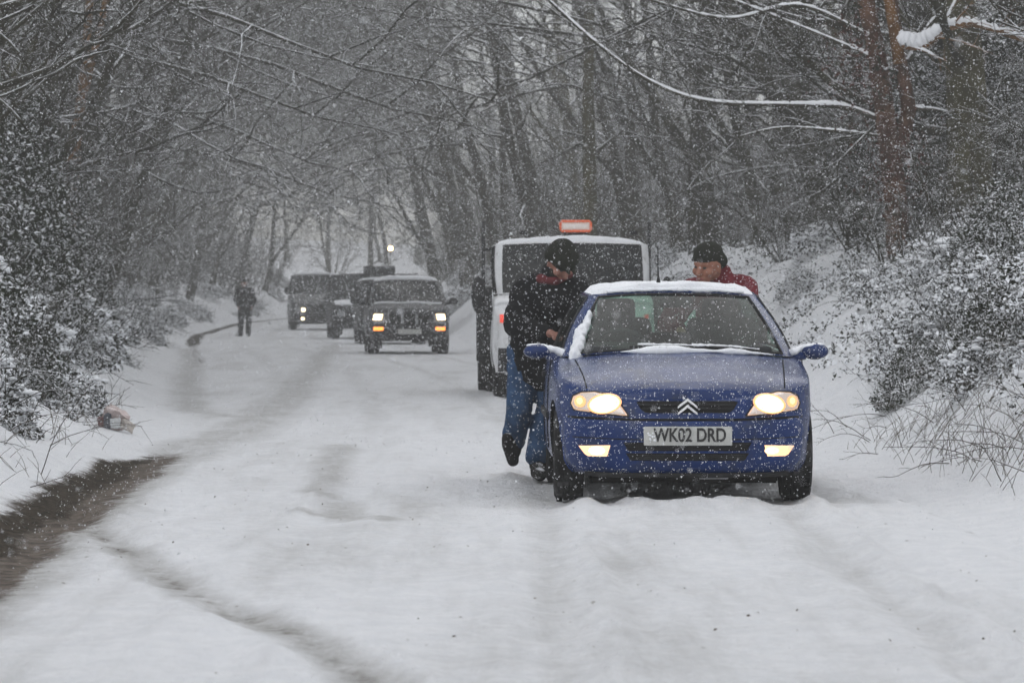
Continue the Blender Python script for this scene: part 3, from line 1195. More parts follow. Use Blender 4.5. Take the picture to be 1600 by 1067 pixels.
def hatchback():
    d0 = 22.6
    X0 = 1.035
    P = dict(
        outline=[(0, 0.0, 0.625), (0.30, 0.012, 0.635), (0.50, 0.055, 0.662), (0.63, 0.14, 0.690), (0.715, 0.27, 0.715), (0.762, 0.45, 0.745),
                 (0.785, 0.70, 0.785), (0.795, 0.98, 0.83), (0.80, 1.30, 0.865), (0.80, 1.9, 0.875), (0.80, 2.5, 0.885), (0.79, 3.0, 0.90),
                 (0.765, 3.35, 0.92), (0.70, 3.58, 0.93), (0.52, 3.69, 0.94), (0.25, 3.715, 0.945), (0, 3.72, 0.945)],
        n=110, nv=26, zbot=0.19, round=0.045,
        prof_front=[(0.19, 0.07), (0.215, 0.03), (0.26, 0.008), (0.33, 0.0), (0.46, 0.0), (0.495, 0.006), (0.515, 0.030), (0.56, 0.035), (0.64, 0.055), (0.75, 0.08)],
        prof_side=[(0.19, 0.07), (0.26, 0.018), (0.40, 0.004), (0.55, 0.0), (0.75, 0.010), (0.90, 0.035)],
        axles=[(0.65, 0.285), (3.035, 0.285)], arch=0.325, track=0.685, wr=0.283, ww=0.18, archx=0.55,
        cowl=0.96, bonnet=[(0, 0.622), (0.03, 0.65), (0.08, 0.68), (0.2, 0.73), (0.45, 0.805), (0.7, 0.862), (0.96, 0.905), (1.3, 0.90), (2, 0.89), (3.72, 0.95)],
        paint='paint_blue', glass='pane_green', glass_v=(0.035, 0.95), bulge=0.022, roof_crown=0.030,
        green=[(0, 0.93, 0.90, 0, 1.54, 1.27, 'ws'), (0.36, 0.955, 0.893, 0.26, 1.555, 1.266, 'ws'), (0.655, 1.06, 0.868, 0.465, 1.61, 1.25, 'post'),
               (0.72, 1.15, 0.862, 0.525, 1.70, 1.245, 'door'), (0.74, 2.10, 0.882, 0.555, 2.2, 1.262, 'post'), (0.74, 2.2, 0.885, 0.555, 2.28, 1.262, 'quarter'),
               (0.715, 3.05, 0.91, 0.53, 2.95, 1.265, 'post'), (0.60, 3.46, 0.935, 0.46, 3.18, 1.26, 'rear'), (0, 3.56, 0.945, 0, 3.26, 1.29, 'rear')])
    c = Car('hatchback_car', (X0, d0, 0.0), R(0.7), P)
    r = c.root
    tag(r, 'blue hatchback with lit headlights stuck in the snow at the front', 'car', 'vehicles stopped in the snowy lane')
    # bumper seam, a recessed black line right across, and the lower crease
    for z, h in ((0.508, 0.014), (0.392, 0.006)):
        c.patch('bumper_seam', [(-0.70, z - h / 2 + 0.012), (-0.3, z - h / 2), (0.3, z - h / 2), (0.70, z - h / 2 + 0.012), (0.70, z + h / 2 + 0.012), (0.3, z + h / 2), (-0.3, z + h / 2), (-0.70, z + h / 2 + 0.012)], 'grille_black', off=0.002, nx=40, nz=1, depth=0.004)
    # head lamps
    lens = [(0.345, 0.528), (0.665, 0.562), (0.683, 0.60), (0.668, 0.645), (0.62, 0.668), (0.54, 0.672), (0.47, 0.655), (0.40, 0.605)]
    for s in (-1, 1):
        L = c.patch('headlight', [(s * x, z) for x, z in lens], 'lamp_housing', off=0.006, nx=24, nz=8, bulge=0.012)
        c.patch('reflector', [(s * x, z) for x, z in [(0.365, 0.540), (0.44, 0.540), (0.60, 0.566), (0.665, 0.575), (0.672, 0.60), (0.655, 0.648), (0.61, 0.662), (0.54, 0.666), (0.475, 0.648), (0.41, 0.605)]], 'lamp_reflector', off=0.0215, nx=24, parent=L, depth=0.006, bulge=0.004)
        c.patch('bulb_glow', [(s * x, z) for x, z in ring(0.488, 0.602, 0.101, 0.060, -0.12)], 'lamp_glow', off=0.0265, parent=L, depth=0.006)  # orange glow round the bulb, painted as an emitting ring, not a part
        c.patch('bulb', [(s * x, z) for x, z in ring(0.488, 0.601, 0.088, 0.052, -0.12)], 'lamp_beam', off=0.029, parent=L, depth=0.006)
        c.patch('bulb', [(s * x, z) for x, z in ring(0.495, 0.604, 0.058, 0.036, -0.1)], 'lamp_hot', off=0.032, parent=L, depth=0.006)
        c.patch('indicator', [(s * x, z) for x, z in ring(0.630, 0.613, 0.034, 0.035)], 'lamp_glow', off=0.028, parent=L, depth=0.006)
        c.patch('indicator', [(s * x, z) for x, z in ring(0.632, 0.616, 0.018, 0.020)], 'lamp_fog', off=0.031, nx=8, parent=L, depth=0.005)
        # dark gasket round the lens
        loop = []
        for k in range(len(lens)):
            a, b = lens[k], lens[(k + 1) % len(lens)]
            for t in (0, 0.33, 0.66):
                x, z = s * (a[0] + (b[0] - a[0]) * t), a[1] + (b[1] - a[1]) * t
                y = c.hit(x, z)
                loop.append((x, (y if y is not None else 0.3) - 0.004, z))
        q = MB()
        q.tube(loop + loop[:1], 0.006, 5, cap=False)
        q.build('gasket', 'black_plastic', L)
        # fog lamps in the bumper
        fz = [(0.46, 0.292), (0.595, 0.292), (0.64, 0.352), (0.455, 0.358)]
        Fg = c.patch('fog_light', [(s * x, z) for x, z in fz], 'lamp_fog', off=0.004, nx=10, nz=5)
        c.patch('bulb', [(s * x, z) for x, z in ring(0.535 if s < 0 else 0.50, 0.325, 0.045, 0.022)], 'lamp_hot' if s < 0 else 'lamp_beam', off=0.008, nx=12, nz=4, parent=Fg, depth=0.006)
    # upper grille
    G = c.patch('grille', [(-0.245, 0.548), (0.245, 0.548), (0.272, 0.565), (0.30, 0.612), (0.29, 0.618), (-0.29, 0.618), (-0.30, 0.612), (-0.272, 0.565)], 'grille_black', off=0.003, nx=24, depth=0.01)
    for z, w in ((0.597, 0.283), (0.575, 0.268)):
        c.patch('grille_bar', [(-w, z - 0.0045), (w, z - 0.0045), (w, z + 0.0045), (-w, z + 0.0045)], 'black_plastic', off=0.012, nx=20, nz=1, parent=G, depth=0.01)
    # double chevron badge
    y0 = (c.hit(0, 0.59) or 0.03) - 0.03
    for zc in (0.600, 0.562):
        q = MB()
        for s in (-1, 1):
            q.add([(0, y0, zc + 0.036), (s * 0.058, y0 + 0.004, zc - 0.012), (s * 0.058, y0 + 0.004, zc - 0.026), (0, y0, zc + 0.018),
                   (0, y0 + 0.012, zc + 0.036), (s * 0.058, y0 + 0.016, zc - 0.012), (s * 0.058, y0 + 0.016, zc - 0.026), (0, y0 + 0.012, zc + 0.018)],
                  [(0, 1, 2, 3), (0, 4, 5, 1), (1, 5, 6, 2), (2, 6, 7, 3)])
        q.build('badge_chevron', 'chrome', r, smooth=False)
    # lower intakes with a rib between
    for z0, z1, w in ((0.325, 0.375, 0.36), (0.268, 0.312, 0.345)):
        A = c.patch('air_intake', [(-w, z0), (w, z0), (w + 0.02, z1), (-w - 0.02, z1)], 'grille_black', off=0.003, nx=24, depth=0.006)
        for k in range(3):
            z = z0 + (z1 - z0) * (k + 1) / 4
            c.patch('intake_slat', [(-w, z - 0.003), (w, z - 0.003), (w, z + 0.003), (-w, z + 0.003)], 'black_plastic', off=0.010, nx=20, nz=1, parent=A, depth=0.006)
    # number plate
    yp = (c.hit(0, 0.41) or 0.0) - 0.016
    q = MB()
    q.rbox((0, yp, 0.414), (0.52, 0.012, 0.112), 0.005)
    pl = q.build('number_plate', 'plate_white', r, edge=30)
    text_mesh('plate_lettering', 'WK02 DRD', 0.112, (0.012, yp - 0.0085, 0.416), 'letter_black', pl, xs=0.75, bold=0.0026)
    q = MB()
    rng = random.Random(3)
    for k in range(14):
        q.ell((-0.205 + rng.uniform(-0.03, 0.03), yp - 0.008, 0.414 + rng.uniform(-0.035, 0.035)), (0.006, 0.004, 0.006), 7, 5, noise=0.2, rng=rng)
    q.build('stuck_snow', 'snow', pl)
    # lip under the bumper
    q = MB()
    q.tube([(-0.60, 0.16, 0.185), (-0.4, 0.075, 0.18), (0, 0.05, 0.178), (0.4, 0.075, 0.18), (0.60, 0.16, 0.185)], 0.016, 6)
    q.build('bumper_lip', 'black_plastic', r)
    q = MB()
    q.rbox((0.16, 0.12, 0.165), (0.17, 0.05, 0.02), 0.004)
    q.build('towing_bracket', 'paint_silver', r, edge=30)
    # bonnet shut lines from the screen corners down to the lamps
    for s in (-1, 1):
        pts = []
        for t in np.linspace(0, 1, 14):
            x = s * (0.64 + (0.585 - 0.64) * t)
            y = 1.0 + (0.16 - 1.0) * t
            h = c.bvh.ray_cast(Vector((x, y, 2)), Vector((0, 0, -1)))
            if h[0] is not None:
                pts.append((x, y, h[0].z + 0.0005))
        q = MB()
        q.tube(pts, 0.0045, 5)
        q.build('shut_line', 'grille_black', r)
        # door gap, handle and rubbing strip on the flanks
        for yy in (1.22, 2.22):
            q = MB()
            q.tube([(s * 0.778, yy, 0.84), (s * 0.797, yy, 0.7), (s * 0.801, yy + 0.01, 0.5), (s * 0.793, yy + 0.03, 0.30)], 0.004, 4)
            q.build('door_gap', 'grille_black', r)
        q = MB()
        q.rbox((s * 0.802, 2.08, 0.74), (0.03, 0.16, 0.035), 0.01)
        q.build('door_handle', 'black_plastic', r)
        q = MB()
        q.rbox((s * 0.803, 1.85, 0.50), (0.02, 1.6, 0.05), 0.008)
        q.build('rubbing_strip', 'black_plastic', r)
        q = MB()
        q.rbox((s * 0.69, 3.60, 0.78), (0.14, 0.10, 0.22), 0.03, (0, 0, -s * R(35)))
        q.build('tail_light', 'lamp_red', r)
        # slush thrown up behind the front wheels
    c.mirror(-1, 0.865, 1.22, 0.895, 0.17, 0.095, 0.14, 'paint_blue')
    c.mirror(1, 0.860, 1.22, 0.895, 0.17, 0.105, 0.14, 'paint_blue')
    # wipers at rest with snow on them
    q = MB()
    pt = c.gpt
    for (a, b) in (((0.10, 0.0), (-0.36, 0.055)), ((0.50, 0.0), (0.02, 0.07))):
        pass
    def scr(x, v, off=0.02):
        j = int(np.argmin([abs(pt(k, v)[0] - abs(x)) for k in range(17)]))
        p = pt(j, v, off)
        return (x, p[1], p[2])
    for (xa, va, xb, vb) in ((0.12, -0.02, -0.30, 0.085), (0.12, -0.02, 0.02, 0.07), (0.52, -0.02, 0.12, 0.085)):
        q.tube([scr(xa, va, 0.03), scr((xa + xb) / 2, max(va, 0) + 0.06, 0.03), scr(xb, vb, 0.022)], 0.008, 6)
    for (xa, xb, v0, v1) in ((-0.22, 0.24, 0.10, 0.062), (0.10, 0.56, 0.095, 0.05)):
        q.tube([scr(xa + (xb - xa) * t, v0 + (v1 - v0) * t, 0.016) for t in np.linspace(0, 1, 9)], 0.007, 6)
    wp = q.build('wiper', 'black_plastic', r)
    q = MB()
    rng = random.Random(5)
    for (xa, xb, v0, v1) in ((-0.25, 0.20, 0.115, 0.08), (0.08, 0.5, 0.108, 0.068)):
        q.tube([tuple(np.array(scr(xa + (xb - xa) * t, v0 + (v1 - v0) * t, 0.024)) + [0, 0, 0.004]) for t in np.linspace(0, 1, 24)], [0.004 + 0.006 * rng.random() for _ in range(24)], 6)
    q.build('snow_line', 'snow', wp)
    # snow along the bottom of the screen
    q = MB()
    pts, rad = [], []
    for x in np.linspace(-0.36, 0.58, 60):
        p = scr(x, 0.0, 0.03)
        n_ = float(fbm(np.array([x * 6.0]), np.array([2.0]), 3)[0])
        pts.append((x, p[1] - 0.012, p[2] + 0.004))
        rad.append(max(0.005, 0.017 + 0.016 * n_ + 0.014 * math.exp(-((x + 0.08) / 0.12) ** 2)) * min(1, (x + 0.37) * 6, (0.60 - x) * 8))
    q.tube(pts, rad, 8)
    q.build('snow_drift', 'snow', r)
    # snow on the roof
    c.snow(c.roof_rows, 0.036, i0=0, i1=None, seed=3, fade=2, bumpy=0.3)
    q = MB()       # ragged edge that hangs over the screen
    pts, rad = [], []
    for k, x in enumerate(np.linspace(-0.42, 0.44, 70)):
        p = scr(x, 0.99, 0.006)
        pts.append((x, p[1] + 0.005, p[2] + 0.012 + 0.004 * rng.random()))
        rad.append(0.009 + 0.010 * abs(float(fbm(np.array([x * 14.0]), np.array([7.0]), 2)[0])))
    q.tube(pts, rad, 7)
    q.build('snow_edge', 'snow', r)
    # snow packed on the driver's screen pillar
    cl = []
    jA = 16
    for k in range(80):
        t = rng.random() ** 0.8
        v = 0.0 + 0.66 * t
        p = pt(jA, v, 0.012) * [-1, 1, 1]
        w = 0.040 * (1 - 0.55 * t)
        k2 = rng.uniform(0.7, 1.15)
        cl.append(('e', (p[0] + rng.uniform(-0.4, 1.1) * w, p[1] + rng.uniform(-0.03, 0.03), p[2] + rng.uniform(-0.015, 0.015)), (0.022 * (1.25 - 0.6 * t) * k2, 0.026 * k2, 0.032 * (1.2 - 0.4 * t) * k2)))
    organic('snow_clump', cl, 'snow', r, 0.007, 3, 0.016, 0.03)
    # aerial
    q = MB()
    q.cone((-0.09, 1.66, 1.29), (-0.09, 1.665, 1.35), 0.020, 0.009)
    q.tube([(-0.09, 1.665, 1.34), (-0.092, 1.69, 1.45), (-0.09, 1.71, 1.56)], [0.006, 0.004, 0.003], 6)
    q.build('aerial', 'black_plastic', r)
    # inside: seats, headrests, steering wheel, mirror
    for s in (-1, 1):
        q = MB()
        q.rbox((s * 0.34, 2.05, 0.80), (0.46, 0.16, 0.62), 0.07, (R(-14), 0, 0))
        q.rbox((s * 0.34, 2.14, 1.13), (0.25, 0.10, 0.19), 0.045, (R(-10), 0, 0))
        for k in (-0.06, 0.06):
            q.tube([(s * 0.34 + k, 2.10, 1.02), (s * 0.34 + k, 2.13, 1.1)], 0.008, 6)
        q.build('seat', 'seat_cloth', r)
    q = MB()
    q.rbox((0, 3.0, 0.79), (1.15, 0.14, 0.42), 0.06, (R(-12), 0, 0))
    q.build('rear_seat', 'seat_cloth', r)
    q = MB()
    rim = []
    for k in range(25):
        a = 2 * PI * k / 24
        rim.append((-0.34 + 0.185 * math.cos(a), 1.42 - 0.06 * math.sin(a), 0.86 + 0.165 * math.sin(a)))
    q.tube(rim, 0.014, 7, cap=False)
    q.tube([(-0.34, 1.30, 0.82), (-0.34, 1.42, 0.86)], 0.03, 8)
    q.tube([(-0.52, 1.42, 0.86), (-0.16, 1.42, 0.86)], 0.014, 6)
    q.build('steering_wheel', 'interior', r)
    q = MB()
    q.rbox((0.0, 1.17, 0.90), (1.16, 0.30, 0.06), 0.03)
    q.rbox((-0.34, 1.26, 0.925), (0.34, 0.16, 0.05), 0.025)
    q.build('dashboard', 'interior', r)
    q = MB()
    q.rbox((0.02, 1.62, 1.20), (0.21, 0.04, 0.07), 0.02, (R(10), 0, 0))
    q.tube([(0.02, 1.62, 1.2), (0.02, 1.60, 1.27)], 0.01, 6)
    q.build('rear_view_mirror', 'interior', r)
    # rear number plate and tail
    q = MB()
    q.rbox((0, 3.735, 0.62), (0.52, 0.012, 0.112), 0.005)
    q.build('rear_plate', 'plate_white', r, edge=30)
    q = MB()
    q.rbox((0, 3.70, 0.36), (1.2, 0.10, 0.14), 0.03)
    q.build('rear_bumper', 'black_plastic', r)
    return c


hatch = hatchback()


def boxy(W, L, zb, z0, zc, yc, zr, yr, axles, wr, ww, paint, rear='wagon', tumble=0.14, cab_end=None, arch=None, glass_='pane_far', nose=0.10, door_split=0.5):
    """parameters of a van, pickup or off-roader; z0 nose height, (yc, zc) cowl, (yr, zr) top of the screen"""
    h = W / 2
    ce = cab_end or L - 0.10
    zt = zc - 0.03
    ro = h - tumble
    mid = yc + 0.1 + (ce - yc) * door_split
    green = [(0, yc - 0.03, zc + 0.02, 0, yr, zr, 'ws'), (h * 0.5, yc, zc + 0.012, ro * 0.52, yr + 0.015, zr - 0.005, 'ws'), (h * 0.86, yc + 0.10, zc - 0.01, ro * 0.90, yr + 0.06, zr - 0.02, 'post'),
             (h * 0.93, yc + 0.20, zc - 0.012, ro, yr + 0.16, zr - 0.035, 'door'), (h * 0.945, mid, zc - 0.01, ro * 1.02, mid, zr - 0.03, 'post'), (h * 0.945, mid + 0.1, zc - 0.01, ro * 1.02, mid + 0.1, zr - 0.03, 'quarter'),
             (h * 0.94, ce - 0.25, zc - 0.01, ro * 1.01, ce - 0.32, zr - 0.03, 'post'), (h * 0.86, ce - 0.05, zc, ro * 0.92, ce - 0.14, zr - 0.03, 'rear'), (0, ce, zc + 0.01, 0, ce - 0.09, zr, 'rear')]
    return dict(
        outline=[(0, 0, z0), (h * 0.45, nose * 0.12, z0 + 0.01), (h * 0.72, nose * 0.5, z0 + 0.02), (h * 0.88, nose * 1.6, z0 + 0.04), (h * 0.965, nose * 3.6, z0 + (zt - z0) * 0.4), (h * 0.99, yc * 0.75, z0 + (zt - z0) * 0.8), (h, yc + 0.1, zt), (h, L * 0.45, zt), (h, L * 0.65, zt), (h, L * 0.85, zt), (h * 0.985, L - 0.25, zt),
                 (h * 0.90, L - 0.05, zt), (h * 0.5, L, zt), (0, L, zt)],
        n=80, nv=20, zbot=zb, round=0.06, prof_front=[(zb, 0.06), (zb + 0.08, 0.01), (zb + 0.2, 0.0), (z0 * 0.72, 0.0), (z0 * 0.76, 0.03), (z0, 0.05)], prof_side=[(zb, 0.05), (zb + 0.15, 0.01), (zb + 0.35, 0), (zt, 0.03)],
        axles=axles, arch=arch or wr + 0.06, track=h - ww / 2 - 0.03, wr=wr, ww=ww, archx=h * 0.7, cowl=yc, bonnet=[(0, z0 - 0.01), (0.05, z0 + 0.02), (0.25, z0 + 0.05), (yc, zc + 0.015), (yc + 0.3, zc), (L, zc)],
        paint=paint, glass=glass_, bulge=0.02, roof_crown=0.05, green=green, glass_v=(0.04, 0.92))


def lamp(c, x, z, w, h, m, name='headlight', off=0.01):
    return c.patch(name, [(x - w / 2, z - h / 2), (x + w / 2, z - h / 2), (x + w / 2, z + h / 2), (x - w / 2, z + h / 2)], m, off=off, nx=6, nz=4)


def recovery_truck():
    P = boxy(2.02, 2.15, 0.32, 0.98, 1.29, 0.66, 1.93, 1.10, [(0.88, 0.335)], 0.335, 0.2, 'paint_white', tumble=0.055, cab_end=2.08, arch=0.40, nose=0.12, door_split=0.9, glass_='pane_dark')
    P['under'] = (0.2, 5.4)
    P['glass_v'] = (0.03, 0.96)
    c = Car('recovery_truck', (0.765, 46.6, 0.0), R(1.0), P)
    r = c.root
    tag(r, 'white flatbed recovery truck with orange framed beacon behind the blue car', 'truck', 'vehicles stopped in the snowy lane')
    c.patch('bumper', [(-0.93, 0.33), (0.93, 0.33), (0.93, 0.62), (-0.93, 0.62)], 'black_plastic', off=0.03, nx=30, nz=6, depth=0.06)
    c.patch('grille', [(-0.45, 0.70), (0.45, 0.70), (0.50, 0.86), (-0.50, 0.86)], 'grille_black', off=0.006, nx=16)
    for s in (-1, 1):
        lamp(c, s * 0.68, 0.78, 0.26, 0.22, 'lens_dead')
        lamp(c, s * 0.885, 0.98, 0.05, 0.10, 'lamp_red', 'indicator', off=0.03)
        c.mirror(s, 1.17, 0.92, 1.27, 0.17, 0.46, 0.14, 'black_plastic', snow=False, arm=0.1)
        q = MB()
        q.tube([(s * 0.96, 0.86, 1.04), (s * 1.03, 0.84, 1.0)], 0.012, 6)
        q.rbox((s * 1.04, 0.83, 1.0), (0.10, 0.06, 0.09), 0.02)
        q.build('side_marker', 'black_plastic', r)
    q = MB()
    q.rbox((0, -0.02, 0.46), (0.52, 0.012, 0.112), 0.005)
    q.build('number_plate', 'plate_white', r)
    c.snow(c.roof_rows, 0.045, i0=1, seed=9, fade=3)
    # flat bed, its headboard and the dark tool lockers below
    q = MB()
    q.rbox((0, 3.85, 0.98), (2.28, 3.3, 0.12), 0.02)
    q.build('flat_bed', 'paint_dark', r)
    q = MB()
    for x in (-1.09, 1.02):
        q.tube([(x, 2.24, 0.9), (x, 2.24, 2.20)], 0.024, 8)
    for z in (1.35, 1.60, 1.85):
        q.tube([(-1.09, 2.24, z), (1.02, 2.24, z)], 0.018, 6)
    for k in range(9):
        q.tube([(-0.86 + k * 0.21, 2.24, 1.04), (-0.86 + k * 0.21, 2.24, 1.85)], 0.010, 5)
    q.build('headboard', 'paint_dark', r)
    for s in (-1, 1):
        q = MB()
        q.rbox((s * 1.06, 2.85, 0.72), (0.22, 0.95, 0.44), 0.03)
        q.rbox((s * 1.08, 2.32, 0.98), (0.20, 0.10, 0.80), 0.03)
        q.build('tool_locker', 'paint_dark', r)
        for o in (0.0, -0.24):
            wheel(r, s * (1.04 + o), 4.15, 0.335, 0.335, 0.21)
        q = MB()
        pts = []
        for k in range(13):
            a = PI * (k / 12)
            pts.append([(s * (1.03 + dx), 4.15 + 0.43 * math.cos(a), 0.40 + 0.43 * math.sin(a)) for dx in (-0.22, 0.13)])
        q.grid(pts)
        q.build('mudguard', 'black_plastic', r)
    # beacon bar: orange frame round a pale lens
    q = MB()
    q.rbox((0.05, 1.35, 2.04), (0.30, 0.18, 0.05), 0.015)
    B = q.build('beacon_bar', 'black_plastic', r)
    q = MB()
    q.rbox((0.05, 1.35, 2.125), (0.37, 0.17, 0.12), 0.045)
    q.build('beacon_lens', 'beacon_pale', B)
    q = MB()
    ring = [(0.05 + 0.19 * sx, 1.26, 2.125 + 0.062 * sz) for sx, sz in ((-1, -0.6), (-0.9, -1), (0.9, -1), (1, -0.6), (1, 0.6), (0.9, 1), (-0.9, 1), (-1, 0.6))]
    q.tube(ring + ring[:1], 0.016, 6, cap=False)
    q.build('beacon_frame', 'beacon_orange', B)
    for x in (-0.60, 0.78):
        q = MB()
        q.rbox((x, 1.35, 2.045), (0.09, 0.06, 0.05), 0.012)
        q.build('roof_clip', 'black_plastic', r)
    # a driver's seat pair so the cab is not hollow
    for x in (-0.5, 0.1, 0.5):
        q = MB()
        q.rbox((x, 1.75, 1.35), (0.44, 0.16, 0.62), 0.07, (R(-8), 0, 0))
        q.build('seat', 'seat_cloth', r)
    for s in (-1,):
        q = MB()
        q.tube([(0.1, 0.70, 1.31), (-0.35, 0.69, 1.35), (-0.62, 0.72, 1.36)], 0.012, 5)
        q.build('wiper', 'black_plastic', r)
    return c


mat('beacon_pale', (0.55, 0.54, 0.52), 0.35, emit=(1, 0.85, 0.75), estr=0.12, coat=0.4)
mat('beacon_orange', (0.55, 0.09, 0.03), 0.4, emit=(1, 0.2, 0.05), estr=0.12)
mat('lamp_beacon', (0.9, 0.7, 0.4), 0.3, emit=(1.0, 0.66, 0.30), estr=12.0)
truck = recovery_truck()


def pickup():
    P = boxy(1.85, 5.1, 0.36, 0.98, 1.12, 1.15, 1.655, 1.85, [(0.92, 0.37), (4.1, 0.37)], 0.37, 0.25, 'paint_grey', tumble=0.20, cab_end=3.5, nose=0.10)
    c = Car('pickup_car', (-2.25, 84.3, 0.0), R(3.5), P)
    r = c.root
    tag(r, 'dark grey pickup with headlights and orange indicators lit, snow on its roof', 'car', 'vehicles stopped in the snowy lane')
    for s in (-1, 1):
        h = c.patch('headlight', [(s * 0.52, 0.70), (s * 0.80, 0.66), (s * 0.82, 0.86), (s * 0.56, 0.90)], 'lens_dead', off=0.012, nx=8)
        c.patch('bulb', [(s * 0.60, 0.76), (s * 0.80, 0.76), (s * 0.79, 0.885), (s * 0.59, 0.885)], 'lamp_far', off=0.03, nx=8, parent=h)
        lamp(c, s * 0.68, 0.565, 0.21, 0.075, 'lamp_amber', 'indicator', off=0.03)
        c.mirror(s, 1.03, 1.35, 1.17, 0.20, 0.17, 0.16, 'black_plastic', snow=False)
    g = c.patch('grille', [(-0.42, 0.66), (0.42, 0.66), (0.46, 0.90), (-0.46, 0.90)], 'grille_black', off=0.02, nx=14)
    for x in (-0.16, 0.16):
        c.patch('grille_bar', [(x - 0.03, 0.67), (x + 0.03, 0.67), (x + 0.03, 0.89), (x - 0.03, 0.89)], 'paint_silver', off=0.03, nx=3, parent=g)
    c.patch('bumper', [(-0.88, 0.38), (0.88, 0.38), (0.88, 0.52), (-0.88, 0.52)], 'black_plastic', off=0.05, nx=24)
    q = MB()
    q.rbox((0, -0.075, 0.50), (0.52, 0.012, 0.112), 0.005)
    q.build('number_plate', 'plate_white', r)
    c.snow(c.roof_rows, 0.06, i0=1, seed=19, fade=3)
    q = MB()
    q.tube([(x, c.bonnet_rows[-1][0][1] - 0.04 + 0.10 * x * x, 1.135 - 0.03 * x * x + 0.01 * math.sin(9 * x)) for x in np.linspace(-0.75, 0.75, 30)], 0.03, 7)
    q.build('snow_drift', 'snow', r)
    for x in (-0.4, 0.4):
        q = MB()
        q.rbox((x, 2.6, 1.22), (0.48, 0.16, 0.6), 0.07)
        q.build('seat', 'seat_cloth', r)
    return c


pick = pickup()


def four_by_four(name, loc, rz, paint, H, label, W_=1.85, snow_t=0.05):
    P = boxy(W_, 4.5, 0.38, 0.98, 1.14, 1.0, H - 0.09, 1.55, [(0.88, 0.37), (3.5, 0.37)], 0.37, 0.24, paint, tumble=0.12, nose=0.07)
    c = Car(name, loc, rz, P)
    r = c.root
    tag(r, label, 'car', 'vehicles stopped in the snowy lane')
    c.patch('grille', [(-0.40, 0.62), (0.40, 0.62), (0.40, 0.86), (-0.40, 0.86)], 'grille_black', off=0.02, nx=14)
    c.patch('bumper', [(-0.88, 0.40), (0.88, 0.40), (0.88, 0.56), (-0.88, 0.56)], 'black_plastic', off=0.05, nx=24)
    for s in (-1, 1):
        lamp(c, s * 0.64, 0.76, 0.22, 0.18, 'lens_dead')
        c.mirror(s, 1.03, 1.2, 1.18, 0.18, 0.2, 0.16, 'black_plastic', snow=False)
    q = MB()
    q.rbox((0, -0.075, 0.50), (0.52, 0.012, 0.112), 0.005)
    q.build('number_plate', 'plate_white', r)
    for x in (-0.4, 0.4):
        q = MB()
        q.rbox((x, 2.3, 1.25), (0.48, 0.16, 0.6), 0.07)
        q.build('seat', 'seat_cloth', r)
    return c


rack4 = four_by_four('off_road_car', (-3.15, 102.5, 0.0), R(5.0), 'paint_dark', 1.84, 'dark off-roader with roof rack and amber beacon, mostly hidden behind the pickup')
q = MB()
for y in (1.7, 2.7, 3.7):
    q.tube([(-0.75, y, 1.80), (-0.75, y, 1.88), (0.75, y, 1.88), (0.75, y, 1.80)], 0.02, 6)
for x in (-0.7, 0.7):
    q.tube([(x, 1.6, 1.89), (x, 3.9, 1.89)], 0.02, 6)
RK = q.build('roof_rack', 'black_plastic', rack4.root)
q = MB()
q.rbox((-0.28, 2.2, 2.00), (0.84, 0.7, 0.22), 0.04)
q.build('light_board', 'paint_dark', RK)
q = MB()
q.tube([(0.02, 2.0, 1.85), (0.02, 2.0, 2.52)], 0.011, 8)
q.lathe([(0.0, 0.001), (0.0, 0.06), (0.04, 0.06), (0.04, 0.02)], (0.02, 2.0, 2.49), 'z', 16)
MS = q.build('beacon_mast', 'black_plastic', RK)
q = MB()
q.ell((0.02, 2.0, 2.585), (0.065, 0.065, 0.075), 14, 9)
q.build('amber_beacon', 'lamp_beacon', RK)
rack4.snow(rack4.roof_rows, 0.04, i0=1, seed=29, fade=3)

tall4 = four_by_four('off_road_car', (-4.42, 114.0, 0.03), R(5.5), 'paint_dark', 2.02, 'tall dark off-roader with snow on its bonnet between pickup and pale van')
tall4.snow(tall4.bonnet_rows, 0.05, i0=14, i1=None, seed=31, fade=3)


mat('paint_van', (0.085, 0.088, 0.09), 0.5, coat=0.2, var=0.1, dirt=(0.5, (0.08, 0.08, 0.08)))


def minibus():
    P = boxy(1.95, 4.9, 0.30, 0.98, 1.30, 0.75, 2.02, 1.30, [(0.92, 0.34), (3.85, 0.34)], 0.34, 0.21, 'paint_van', tumble=0.16, nose=0.10)
    P['glass_v'] = (0.06, 0.90)
    c = Car('van', (-6.95, 137.5, 0.09), R(5.0), P)
    r = c.root
    tag(r, 'pale van with one pair of lamps lit, last in the line of stopped vehicles', 'van', 'vehicles stopped in the snowy lane')
    c.patch('grille', [(-0.5, 0.66), (0.5, 0.66), (0.5, 0.92), (-0.5, 0.92)], 'grille_black', off=0.02, nx=14)
    c.patch('bumper', [(-0.92, 0.32), (0.92, 0.32), (0.92, 0.60), (-0.92, 0.60)], 'black_plastic', off=0.04, nx=24)
    for s in (-1, 1):
        h = lamp(c, s * 0.66, 0.74, 0.26, 0.2, 'lens_dead')
        if s < 0:
            c.patch('bulb', [(-0.58, 0.68), (-0.46, 0.68), (-0.46, 0.80), (-0.58, 0.80)], 'lamp_hot', off=0.04, nx=5, parent=h)
            lamp(c, -0.54, 0.42, 0.10, 0.09, 'lamp_hot', 'fog_light', off=0.06)
        c.mirror(s, 1.08, 1.0, 1.42, 0.18, 0.28, 0.16, 'black_plastic', snow=False)
    c.snow(c.roof_rows, 0.06, i0=1, seed=41, fade=3)
    return c


van = minibus()

